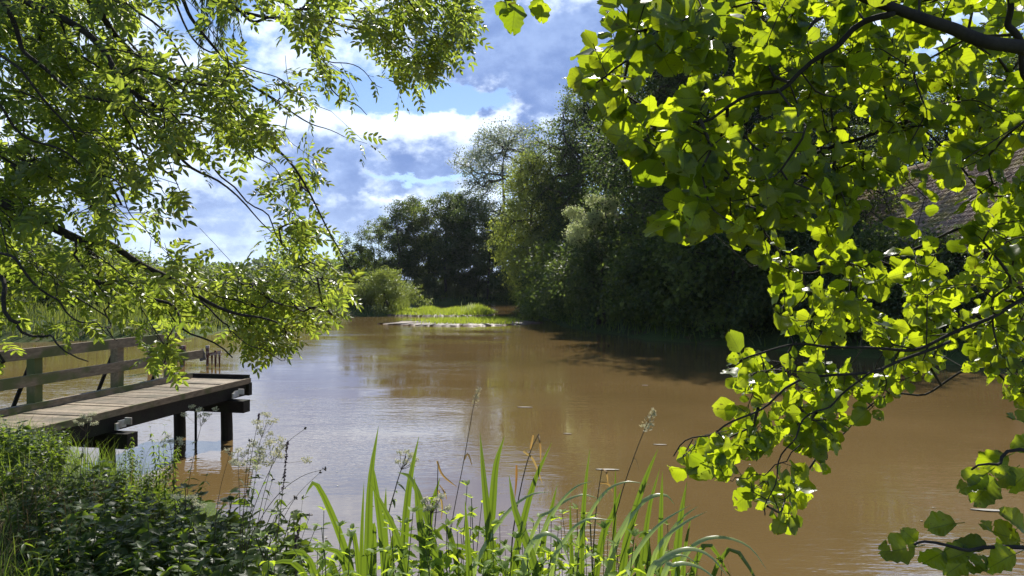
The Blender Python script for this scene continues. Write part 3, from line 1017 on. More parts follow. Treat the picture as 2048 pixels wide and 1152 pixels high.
# the willow shrub on the point and the bushes of the opposite bank
put_tree('willowbush', 'willow_shrub', (772 - CX) / F * 60.5, 60.5, 1.25, 0.7, 'bright feathery willow shrub on the point beside the grassy island', 'shrub', None, zs=0.74)
put_tree('willowbush', 'low_willow_shrub', (722 - CX) / F * 61, 61, 1.0, 2.0, 'smaller willow shrub at the shoulder of the bigger one', 'shrub', None, zs=.5)
GL = 'bushes on the bank beyond the jetty'
lb_ = [(-40, 44, 520, 'bush2', 'tall pale bush past the landward end of the jetty'), (60, 46, 470, 'bush3', 'tall green bush seen through ash leaves over the upper rail'), (150, 44, 500, 'bush2', 'feathery bush behind the forked ash limb'),
       (250, 47, 505, 'bush3', 'green bush beyond the middle post of the jetty'), (330, 45, 530, 'bush2', 'pale feathery bush beyond the end post of the jetty'), (420, 50, 540, 'bush3', 'round bush behind the drooping ash twigs'),
       (500, 54, 552, 'bush2', 'low pale bush behind the drooping ash twigs'), (580, 62, 540, 'bush3', 'low dark bush where the reeds begin'), (650, 75, 548, 'bush3', 'dark low bush behind the reed bank')]
for i, (px, d, ty, k, lb) in enumerate(lb_):
    put_px(k, 'opposite_bush', px, d, ty, i * 2.2, lb, 'bush', GL, 3.2, 1.5)


def build_far_wood():
    r = np.random.default_rng(5)
    mb = MB()
    n = 9000
    x = r.uniform(-330, -62, n)
    y = r.uniform(330, 372, n)
    prof = 8 + 2.5 * np.sin(x * 0.05) + 1.8 * np.sin(x * 0.17 + 1) + 1.2 * np.sin(x * 0.41)
    z = 2.8 + prof * r.uniform(0, 1, n) ** 0.7
    q = r.integers(0, 2, n) == 0
    X, Z = rvec(n, r), rvec(n, r) + [0, -0.3, .6]
    mb.scatter(rhomb(.4), np.stack([x, y, z], 1), X, Z, r.uniform(1.4, 3.0, n))
    tag(mb.build('far_wood', M['mid']), 'distant wood along the horizon seen past the ash twigs', 'wood', kind='stuff')


build_far_wood()


def build_reeds():
    r = np.random.default_rng(9)
    n = 26000
    x = r.uniform(-34, -8, n)
    y = r.uniform(31, 76, n)
    d = pond_dist(x, y)
    q = (d > 0.1) & (d < 9)
    x, y, d = x[q], y[q], d[q]
    z = ground_z(x, y)
    h = (0.9 + 0.5 * np.sin(x * 0.9) * np.cos(y * 0.5)) * r.uniform(.6, 1.3, len(x))
    mb = MB()
    blades(mb, np.stack([x, y, z - 0.05], 1), h, r.normal(0, .22, (len(x), 2)), np.full(len(x), 0.06), seg=2)
    tag(mb.build('reed_bed', M['reed']), 'yellow green reeds and sedges covering the bank beyond the jetty', 'reeds', kind='stuff')
    # dark undergrowth along the far and wooded banks
    n = 30000
    x = r.uniform(-14, 26, n)
    y = r.uniform(21, 100, n)
    d = pond_dist(x, y)
    q = (d > 0.05) & (d < 5) & ((x > -12) & (y > 24))
    q &= ~((x < -7) & (y < 82))
    x, y = x[q], y[q]
    z = ground_z(x, y)
    mb = MB()
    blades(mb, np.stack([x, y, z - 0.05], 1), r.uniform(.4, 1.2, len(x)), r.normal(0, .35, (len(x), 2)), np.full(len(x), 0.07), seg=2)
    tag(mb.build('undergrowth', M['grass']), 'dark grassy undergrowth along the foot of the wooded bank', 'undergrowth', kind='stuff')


build_reeds()


# ----------------------------------------------------------------------------- barn
def build_barn():
    x0, x1, y0, y1, ze, zr = 16.2, 21.4, 24.5, 49.0, 3.9, 8.7
    gz = float(ground_z(np.array(18.5), np.array(36.0)))
    root = empty('barn', (18.8, 40, gz))
    tag(root, 'old barn with mossy brown pantile roof glimpsed through the alder leaves', 'barn')
    off = np.array([18.8, 40, gz])
    xr = x1
    x2 = 2 * x1 - x0
    mb = MB()
    for (a, b) in (((x0 + .35, y0 + .3), (x0 + .35, y1 - .3)), ((x2 - .35, y0 + .3), (x2 - .35, y1 - .3))):
        mb.box([(a[0]), (a[1] + b[1]) / 2, (gz - .4 + ze) / 2], [0.3, y1 - y0 - .6, ze - gz + .5])
    for y in (y0 + .3, y1 - .3):
        V = [[x0 + .2, y, gz - .4], [x2 - .2, y, gz - .4], [x2 - .2, y, ze + .1], [xr, y, zr - .2], [x0 + .2, y, ze + .1]]
        V2 = [[a, b + .28 * (1 if y < 40 else -1), c] for a, b, c in V]
        mb.add(np.array(V + V2), [0, 1, 2, 3, 4, 9, 8, 7, 6, 5] + sum([[i, i + 5, (i + 1) % 5 + 5, (i + 1) % 5] for i in range(5)], []), [5, 5] + [4] * 5)
    shift_mb(mb, off).build('wall', M['brick'], root)
    # pantile roof: rolled columns running up the slope, stepped courses
    ncol, per, nrow = 112, 6, 24
    mb = MB()
    for sx in (1, -1):
        xa, xb = (x0 - .25, xr) if sx == 1 else (x2 + .25, xr)
        ys = np.linspace(y0 - .1, y1 + .1, ncol * per + 1)
        prof = 0.055 * np.sin(np.arange(ncol * per + 1) / per * 2 * np.pi)
        nrm = np.array([-(zr - ze), 0, abs(xb - xa)]) if sx == 1 else np.array([(zr - ze), 0, abs(xb - xa)])
        nrm = nrm / np.linalg.norm(nrm)
        rows = []
        for k in range(nrow):
            for (t, lift) in ((k / nrow, 0.05), ((k + 1) / nrow, 0.0)):
                base = np.array([xa + (xb - xa) * t, 0, ze - .2 + (zr - ze + .2) * t])
                rows.append(base + np.stack([0 * ys, ys, 0 * ys], 1) + nrm * (prof + lift)[:, None] + rng.normal(0, .006, (len(ys), 1)) * nrm)
        Rw = np.array(rows)
        a, b, _ = Rw.shape
        i, k = np.meshgrid(np.arange(a - 1), np.arange(b - 1), indexing='ij')
        Q = np.stack([i * b + k, i * b + k + 1, (i + 1) * b + k + 1, (i + 1) * b + k], -1).reshape(-1, 4)
        mb.quads(Rw.reshape(-1, 3), Q)
    rf = shift_mb(mb, off).build('roof', M['tile'], root)
    mb = MB().tube([[xr, y0 - .15, zr], [xr, (y0 + y1) / 2, zr - .03], [xr, y1 + .15, zr]], 0.16, 8)
    shift_mb(mb, off).build('ridge', M['tile'], rf)


build_barn()


# ----------------------------------------------------------------------------- jetty
def build_jetty():
    A = np.array([-4.65, 13.15])           # outer corner nearest the open water
    u = np.array([-0.204, -0.979])         # towards the shore
    v = np.array([-0.979, 0.204])          # across, to the rail side
    zt, W, Ln = 0.98, 1.10, 6.6
    ax = np.array([[u[0], u[1], 0], [v[0], v[1], 0], [0, 0, 1.0]])

    def pt(a, b, z):
        q = A + u * a + v * b
        return np.array([q[0], q[1], z])
    org = pt(3.0, W / 2, 0)
    root = empty('jetty', org)
    tag(root, 'weathered wooden fishing jetty with a rail, standing on dark piles in the pond', 'jetty')

    def done(mb, name, mat, parent=root):
        return shift_mb(mb, org).build(name, M[mat], parent)
    mb = MB()
    a = 0.06
    while a < Ln:
        w = random.uniform(.128, .146)
        j = random.uniform(-.007, .007)
        mb.box(pt(a + w / 2, W / 2 + random.uniform(-.008, .008), zt - 0.02 + j), [w, W + random.uniform(-.03, .03), 0.04], ax)
        a += w + 0.012
    done(mb, 'deck', 'deck')
    # side beams under the boards and a thin edging strip
    for b in (0.08, W - 0.08):
        done(MB().box(pt(Ln / 2, b, zt - 0.04 - 0.125), [Ln - .02, 0.12, 0.25], ax), 'side_beam', 'beam')
    done(MB().box(pt(Ln / 2, -0.025, zt - 0.035), [Ln, 0.045, 0.09], ax), 'edge_strip', 'rail')
    done(MB().box(pt(Ln / 2, W - 0.05, zt + 0.045), [Ln - .3, 0.10, 0.085], ax), 'kerb_board', 'rail')
    done(MB().box(pt(0.03, W / 2, zt + 0.01), [0.05, W + 0.06, 0.12], ax), 'end_board', 'beam')
    done(MB().box(pt(0.02, W / 2, zt - 0.18), [0.1, W + 0.1, 0.22], ax), 'end_beam', 'beam')
    for a in (0.5, 3.25):
        done(MB().box(pt(a, W / 2 - .02, zt - 0.40), [0.2, W + 0.5, 0.20], ax), 'cross_beam', 'beam')
        for b in (0.10, W - 0.10):
            p = pt(a + .02, b, 0)
            pth = [[p[0], p[1], -0.9], [p[0] + .01, p[1], 0.0], [p[0], p[1], zt - .5]]
            done(MB().tube(smooth_path(pth, 8), [0.105, .104, .1, .1, .098, .097, .096, .095], 12), 'pile', 'beam')
    done(MB().tube([pt(1.0, .35, -.8), pt(1.0, .35, zt - .3)], 0.022, 8), 'thin_pole', 'beam')
    # pale metal brackets where the beams meet
    for a in (0.48, 3.2):
        m = MB()
        m.box(pt(a - .02, -0.05, zt - 0.20), [0.14, 0.02, 0.10], ax)
        m.box(pt(a - .07, -0.11, zt - 0.17), [0.02, 0.10, 0.09], ax)
        m.box(pt(a + .10, -0.075, zt - 0.215), [0.06, 0.03, 0.09], ax)
        done(m, 'bracket', 'bracket')
    # rail posts, with a raking brace outside each
    for a, top in ((0.62, 0.80), (1.86, 0.80), (3.40, 0.80), (4.9, 0.80)):
        c = pt(a, W + 0.02, (zt - .25 + zt + top) / 2)
        done(MB().box(c, [0.13, 0.13, top + .25], ax), 'post', 'rail')
        d1, d0 = pt(a, W + .09, zt + top * .75), pt(a + .05, W + .42, zt - .22)
        done(MB().tube([d0, d1], 0.028, 6), 'brace', 'beam')
        done(MB().box(pt(a, W + .2, zt - .2), [0.08, 0.6, 0.08], ax), 'outrigger', 'beam')
    done(MB().box(pt(2.95, W - .075, zt + 0.40), [6.2, 0.05, 0.145], ax), 'lower_rail', 'rail')
    done(MB().box(pt(3.4, W - .075, zt + 0.76), [5.8, 0.05, 0.145], ax), 'upper_rail', 'rail')


build_jetty()


# rotten posts standing in the water past the jetty
def build_posts():
    def post(px, py, hpx, wpx, lean=0.0, mat='stump', d=None):
        g = G(px, py)
        k = g[1] / F
        h, r = hpx * k, wpx * k / 2
        mb = MB()
        zz = np.linspace(-0.5, h, 9)
        rr = r * (0.62 + 0.5 * np.clip(zz / h, 0, 1)) * (1 + 0.12 * np.sin(zz * 23 + px))
        mb.tube(np.stack([g[0] + lean * np.clip(zz, 0, 9), g[1] + 0 * zz, zz], 1), rr, 9)
        return mb, g
    mb, g = post(365, 733, 42, 13)
    o = shift_mb(mb, g).build('rotten_post', M['stump'], None, True, g)
    tag(o, 'reddish rotten post standing alone in the water past the jetty rail', 'post', 'rotten posts in the water')
    mb, g = post(300, 745, 60, 13)
    o = shift_mb(mb, g).build('rotten_post', M['stump'], None, True, g)
    tag(o, 'pale topped rotten post in the water between two jetty posts', 'post', 'rotten posts in the water')
    for px, py, h, w, lb in ((415, 731, 40, 7, 'rotten post behind the leaning board'), (431, 735, 34, 5, 'thin dark stake beside the broken frame'), (439, 735, 30, 4, 'thinnest dark stake, outermost from the jetty'), (424, 730, 24, 4, 'short dark stake between the leaning board and the stakes')):
        mb, g = post(px, py, h, w)
        o = shift_mb(mb, g).build('water_stake', M['stump'], None, True, g)
        tag(o, lb + ' in the water', 'stake', 'stakes standing in the water')
    g = G(405, 732)
    mb = MB().box(g + np.array([0.02, -.1, .36]), [0.2, 0.05, .36], [[.95, 0, .3], [0, 1, 0], [-.3, 0, .95]])
    o = shift_mb(mb, g).build('leaning_board', M['board'], None, False, g)
    tag(o, 'grey board leaning against the stakes in the water', 'board')
    mb = MB().box(G(430, 733) + np.array([0, 0, .42]), [0.42, 0.06, .09], [[.97, 0, .2], [0, 1, 0], [-.2, 0, .97]])
    gg = G(430, 733)
    o = shift_mb(mb, gg).build('broken_crossbar', M['stump'], None, False, gg)
    tag(o, 'broken wooden crossbar lying over the dark stakes in the water', 'crossbar')


build_posts()


def build_litter():
    spots = [(1215, 940, 46, 'long pale sliver floating in front of the tall seed stalk'), (1320, 890, 26, 'short pale sliver floating behind the tall seed stalk'),
             (1290, 771, 12, 'white feather floating in the shade of the wooded bank'), (1050, 815, 30, 'pale scum streak floating on the brown water'),
             (1135, 868, 16, 'pale fleck floating near the withered stalk'), (618, 654, 22, 'pale fleck floating before the reed bank'), (1985, 1022, 80, 'pale reed stem floating behind the nearest big leaves')]
    for px, py, w, lb in spots:
        g = G(px, py)
        L = w * g[1] / F
        mb = MB()
        t = np.linspace(-.5, .5, 7)
        hw = L * 0.07 * np.cos(t * 3) + 0.004
        V = np.concatenate([np.stack([t * L, hw, 0 * t + .012], 1), np.stack([t * L, -hw + .2 * hw * np.sin(t * 9), 0 * t + .012], 1), np.stack([t * L, 0 * t, 0 * t - 0.012], 1)])
        Q = [[i, i + 7, i + 8, i + 1] for i in range(6)] + [[i, i + 1, i + 15, i + 14] for i in range(6)] + [[i + 8, i + 7, i + 14, i + 15] for i in range(6)]
        o = mb.quads(V, Q).build('floating_sliver', M['litter'], None, False, g)
        o.rotation_euler = (0, 0, -0.15 + 0.1 * math.sin(px))
        tag(o, lb, 'floating litter', 'pale slivers floating on the pond')


build_litter()


def build_flecks():
    r = np.random.default_rng(91)
    n = 110
    y = 7.5 + 38 * r.uniform(0, 1, n) ** 1.4
    x = r.uniform(-.55, .62, n) * y + r.normal(0, .4, n)
    q = (pond_dist(x, y) < -.6) & (np.sin(x * .9 + y * .35) + np.sin(y * .8) > -.3)
    x, y = x[q], y[q]
    m = len(x)
    mb = MB()
    mb.scatter(rhomb(.4), np.stack([x, y, np.full(m, .008)], 1), rvec(m, r) * [1, 1, 0], np.tile([0, 0, 1.], (m, 1)), r.uniform(.012, .045, m))  # small pale diamonds laid flat at random over the water
    tag(mb.build('floating_flecks', M['litter']), 'tiny pale flecks floating scattered on the pond', 'flecks', kind='stuff')


build_flecks()


# ----------------------------------------------------------------------------- ash tree over the jetty
def limb(pts, d0, d1, n=24):
    """px points with depth running d0..d1 -> smooth world path"""
    m = len(pts)
    return smooth_path([P(x, y, d0 + (d1 - d0) * i / (m - 1)) for i, (x, y) in enumerate(pts)], n)


def mask_sample(polys, holes, n, box, r, gapscale=0.012, gap=0.35):
    out = []
    tot = 0
    while tot < n:
        px = r.uniform(box[0], box[2], n)
        py = r.uniform(box[1], box[3], n)
        w = np.zeros(n)
        for poly, wt in polys:
            w = np.maximum(w, inpoly(px, py, poly) * wt)
        for poly, wt in holes:
            w = np.where(inpoly(px, py, poly), np.minimum(w, wt), w)
        # uneven clumping
        c = np.sin(px * gapscale * 1.3 + 3.1 * np.sin(py * gapscale)) * np.sin(py * gapscale * 1.7 + 2.3 * np.sin(px * gapscale * .8 + 1))
        w = w * np.clip(1 - gap + gap * 1.6 * c, 0.02, 1)
        k = r.uniform(0, 1, n) < w
        out.append(np.stack([px[k], py[k]], 1))
        tot += k.sum()
    return np.concatenate(out)[:n]


def build_ash():
    r = np.random.default_rng(77)
    tx, ty = -6.6, 6.0
    gz = float(ground_z(np.array(tx), np.array(ty)))
    root = empty('ash_tree', (tx, ty, gz))
    tag(root, 'ash tree leaning in with drooping feathery leaves over the jetty', 'tree')
    off = np.array([tx, ty, gz])
    trunk = smooth_path([[tx, ty, gz - .3], [tx + .05, ty, gz + 1.5], [tx + .2, ty + .1, gz + 3.5], [tx + .25, ty + .2, gz + 5.5], [tx + .5, ty + .2, gz + 8]], 24)
    shift_mb(MB().tube(trunk, np.linspace(.24, .06, 24), 12), off).build('trunk', M['bark'], root, True)

    def tk(z):
        k = np.abs(trunk[:, 2] - z).argmin()
        return trunk[k]
    L = {}
    A = limb([(-60, 385), (0, 409), (83, 447), (173, 491), (217, 487), (267, 514), (350, 557), (417, 600), (500, 637), (570, 660)], 5.6, 6.2, 40)
    L['A'] = (np.vstack([smooth_path([tk(4.2), (tk(4.2) + A[0]) / 2 + [0, 0, .1], A[0]], 8)[:-1], A]), .050, .007)
    A2 = limb([(173, 491), (187, 507), (213, 541), (240, 564), (283, 600), (333, 634), (400, 661), (480, 700)], 5.72, 5.7, 28)
    L['A2'] = (A2, .026, .005)
    A3 = limb([(150, 478), (152, 510), (185, 555), (205, 580), (200, 610), (215, 650), (240, 690)], 5.7, 5.3, 20)
    L['A3'] = (A3, .010, .004)

    def top(pts, d0, d1, z, r0, r1, n=34):
        b = limb(pts, d0, d1, n)
        s = tk(z)
        return (np.vstack([smooth_path([s, s * .5 + b[0] * .5 + [0, 0, .15], b[0]], 8)[:-1], b]), r0, r1)
    L['B'] = top([(20, -30), (50, 0), (107, 43), (180, 105), (225, 145), (270, 185), (335, 225), (365, 275), (400, 325), (440, 365), (500, 420), (540, 470)], 5.2, 6.2, 5.6, .036, .004)
    L['C'] = top([(130, -40), (160, 0), (195, 22), (235, 60), (290, 110), (340, 150), (420, 210), (512, 270), (570, 330), (620, 400), (660, 480), (690, 540)], 5.8, 6.8, 6.4, .036, .004)
    L['D'] = top([(-30, -10), (0, 15), (40, 60), (75, 110), (130, 160), (200, 200), (240, 250), (290, 330), (330, 400)], 5.0, 5.6, 5.2, .024, .003)
    L['E'] = top([(330, -50), (370, 0), (400, 50), (455, 125), (500, 165), (560, 210), (640, 260), (700, 285)], 6.0, 6.8, 7.2, .022, .003)
    L['F'] = top([(380, -40), (450, 0), (540, 25), (640, 45), (710, 60), (770, 75), (840, 100), (900, 120)], 6.3, 7.4, 7.6, .024, .003)
    L['F2'] = top([(560, -60), (620, -20), (690, 10), (740, 60), (780, 105), (800, 150)], 6.6, 7.2, 8.0, .02, .003)
    L['F3'] = top([(440, -10), (512, 25), (545, 50), (600, 90), (640, 140), (700, 190), (740, 215)], 6.2, 6.6, 7.3, .018, .003)
    L['G'] = (np.vstack([smooth_path([tk(2.6), P(-120, 500, 5.2), P(-20, 560, 5.0)], 8)[:-1], limb([(-20, 560), (23, 611), (53, 641), (77, 677), (103, 700), (150, 720)], 5.0, 5.0, 18)]), .02, .004)
    more = [([(60, -30), (130, 40), (190, 120), (250, 200), (300, 290), (350, 350), (380, 430)], 5.6, 6.0, 6.0), ([(220, -40), (290, 50), (360, 130), (440, 200), (500, 280), (560, 350), (580, 430)], 6.2, 6.7, 6.9),
            ([(-40, 80), (40, 150), (110, 220), (170, 300), (210, 380), (250, 440)], 5.2, 5.4, 4.9), ([(-40, 200), (40, 240), (120, 290), (190, 350), (250, 420), (310, 480)], 5.1, 5.4, 4.5), ([(-50, 290), (20, 320), (100, 350), (190, 400), (280, 430)], 5.6, 5.9, 4.3),
            ([(300, -60), (350, 20), (420, 90), (500, 130), (580, 190), (650, 225)], 6.5, 6.9, 7.2), ([(480, -50), (560, 10), (630, 80), (700, 130), (760, 190)], 6.7, 7.1, 7.7), ([(660, -60), (740, -10), (810, 30), (870, 70), (920, 80)], 7.0, 7.4, 8.2),
            ([(-50, 480), (30, 540), (110, 590), (180, 640), (230, 690)], 5.0, 5.0, 3.7), ([(430, 340), (490, 400), (540, 460), (600, 510), (660, 560), (700, 600)], 6.6, 6.8, None), ([(350, 560), (430, 590), (510, 600), (590, 620), (640, 640)], 6.3, 6.6, None), ([(400, 600), (450, 650), (500, 690), (560, 710)], 6.1, 6.2, None)]
    for q, (pts_, d0, d1, z) in enumerate(more):
        L['m%d' % q] = top(pts_, d0, d1, z, .013, .0025) if z else (limb(pts_, d0, d1, 24), .008, .0025)
    for k, (pth, r0, r1) in L.items():
        w = np.linspace(0, 1, len(pth))[:, None]
        ph = r.uniform(0, 6.28, 3)
        pth = pth + .022 * np.sin(w * 26 + ph) * np.minimum(w * 5, 1) + .05 * np.sin(w * 9 + ph[::-1]) * np.minimum(w * 3, 1)
        L[k] = (pth, r0, r1)
        shift_mb(MB().tube(pth, np.linspace(r0, r1, len(pth)), 8), off).build('branch', M['bark'], root, True)
    seeds = np.vstack([p[4:] for p, _, _ in L.values()])
    low = [(-60, 400), (200, 470), (330, 520), (420, 560), (600, 570), (630, 630), (590, 640), (570, 680), (500, 695), (450, 650), (400, 632), (345, 640), (332, 725), (295, 710), (280, 650), (110, 655), (60, 700), (-60, 760)]
    poly = [(-60, -60), (960, -60), (935, 10), (945, 60), (905, 130), (870, 175), (800, 200), (775, 238), (700, 240), (645, 225), (735, 285), (715, 330), (650, 340), (615, 375), (605, 420), (650, 455), (700, 490), (715, 545), (715, 580), (680, 630), (640, 630), (610, 620),
            (580, 680), (500, 700), (450, 650), (400, 632), (340, 650), (330, 725), (290, 690), (280, 650), (120, 660), (-60, 760)]
    holes = [([(335, 395), (430, 360), (480, 365), (560, 395), (590, 440), (520, 470), (535, 520), (440, 535), (390, 545), (330, 480)], 0.02),
             ([(440, 60), (520, 70), (510, 140), (450, 130)], 0.15), ([(560, 160), (640, 190), (640, 215), (560, 210)], 0.3),
             ([(560, 640), (640, 640), (600, 720)], 0.6),
             ([(60, 694), (285, 684), (285, 790), (60, 815)], 0.04), ([(290, 720), (330, 720), (330, 770), (290, 770)], 0.15), ([(350, 690), (490, 715), (420, 780), (350, 780)], 0.08)]
    q = mask_sample([(poly, .72), (low, 1.0)], holes, 1650, (-60, -60, 960, 800), r, 0.016, 0.85)
    dep = 5.6 + 0.5 * np.sin(q[:, 0] * .008 + q[:, 1] * .006) + r.normal(0, .42, len(q)) + 0.0014 * q[:, 0] + 0.0013 * q[:, 1] - .25
    tg = np.stack([(q[:, 0] - CX) / F * dep, dep, H - (q[:, 1] - HY) / F * dep], 1)
    # the rest of the crown, above and behind the picture's edge
    ex = np.array([tx + .9, ty - .7, gz + 6.6]) + r.normal(size=(1500, 3)) * [1.7, 1.3, 1.3]
    a, b = proj(ex)
    ok = ((b < -70) | (a < -70)) & (ex[:, 2] > gz + 2.2) & (ex[:, 1] > 2.0)
    ex = ex[ok][:260]
    tg = near_wood(seeds, np.vstack([tg, ex]), .6)
    Pn, par, desc, n0 = grow(seeds, tg, 0.25, (0.62, 0.05, -0.6), 0.55)
    wood = MB()
    idx, pts, d = twig_mesh(wood, Pn, par, desc, n0, 0.0019, 0.010, 3, 5, 0.5)
    shift_mb(wood, off).build('twigs', M['bark'], root, True)
    fol = MB()
    lpn = 2
    n = len(idx) * lpn
    node = np.repeat(np.arange(len(idx)), lpn)
    f = r.uniform(.1, 1, n)[:, None]
    org = pts[1][node] * (1 - f) + pts[3][node] * f
    X = d[node] * 0.75 + rvec(n, r) * 0.75 + np.array([0.22, -.05, -0.22])
    Z = rvec(n, r) * 0.6 + [0.1, -0.4, .85]
    s = r.uniform(.15, .245, n)
    wh = r.integers(0, 4, n)
    for k in range(4):
        m = wh == k
        fol.scatter(T_ash[k], org[m], X[m], Z[m], s[m])
    shift_mb(fol, off).build('crown', M['ash'], root)


build_ash()


# ----------------------------------------------------------------------------- weeping willow behind the ash
def build_willow():
    r = np.random.default_rng(31)
    tx, ty = -11.6, 13.9
    gz = float(ground_z(np.array(tx), np.array(ty)))
    root = empty('weeping_willow', (tx, ty, gz))
    tag(root, 'weeping willow with long hanging strands behind the ash', 'tree')
    off = np.array([tx, ty, gz])
    tr = smooth_path([[tx, ty, gz - .3], [tx + .1, ty, gz + 2], [tx + .3, ty, gz + 5], [tx + .4, ty + .2, gz + 9]], 20)
    shift_mb(MB().tube(tr, np.linspace(.36, .09, 20), 12), off).build('trunk', M['bark'], root, True)
    fol, wd = MB(), MB()
    heads = [P(40, -60, 13), P(125, -40, 12.6), P(150, -30, 12.4), P(235, -70, 13), P(330, -90, 13.4), P(425, -60, 13), P(450, -90, 13.2), P(-60, -40, 13), P(-160, -60, 13.5), P(520, -150, 13.5)]
    bottoms = [150, 190, 180, 70, 20, 125, 80, 260, 330, -10]
    for hd, bt in zip(heads, bottoms):
        s = tr[15]
        pth = smooth_path([s, s * .5 + hd * .5 + [0, 0, 1.1], hd + [0, 0, .3]], 12)
        wd.tube(pth, np.linspace(.06, .02, 12), 6)
        for k in range(14):
            b = hd + r.normal(size=3) * [.16, .3, .2]
            zb = P(0, bt, hd[1])[2] + r.uniform(-.1, 1.0)
            m = 10
            zz = np.linspace(b[2] + .3, min(zb, b[2] - .2), m)
            st = np.stack([b[0] + .08 * np.sin(np.linspace(0, 3, m) + k), b[1] + .06 * np.cos(np.linspace(0, 2, m) + k), zz], 1)
            wd.tube(st, 0.006, 4)
            nl = int(len(zz) * 7)
            u = r.uniform(0, m - 1.01, nl)
            i = u.astype(int)
            o = st[i] + (st[i + 1] - st[i]) * (u - i)[:, None]
            fol.scatter(T_will[0], o, rvec(nl, r) * .6 + [0, 0, -1], rvec(nl, r), r.uniform(.09, .15, nl))
    ex = np.array([tx + .4, ty + .5, gz + 8.5]) + r.normal(size=(5000, 3)) * [2.2, 2.0, 1.2]
    a, b = proj(ex)
    ex = ex[(b < -60) | (a < -30)]
    fol.scatter(T_will[0], ex, rvec(len(ex), r) * .6 + [0, 0, -1], rvec(len(ex), r), r.uniform(.12, .2, len(ex)))
    shift_mb(wd, off).build('branches', M['bark'], root, True)
    shift_mb(fol, off).build('crown', M['willow'], root)


build_willow()


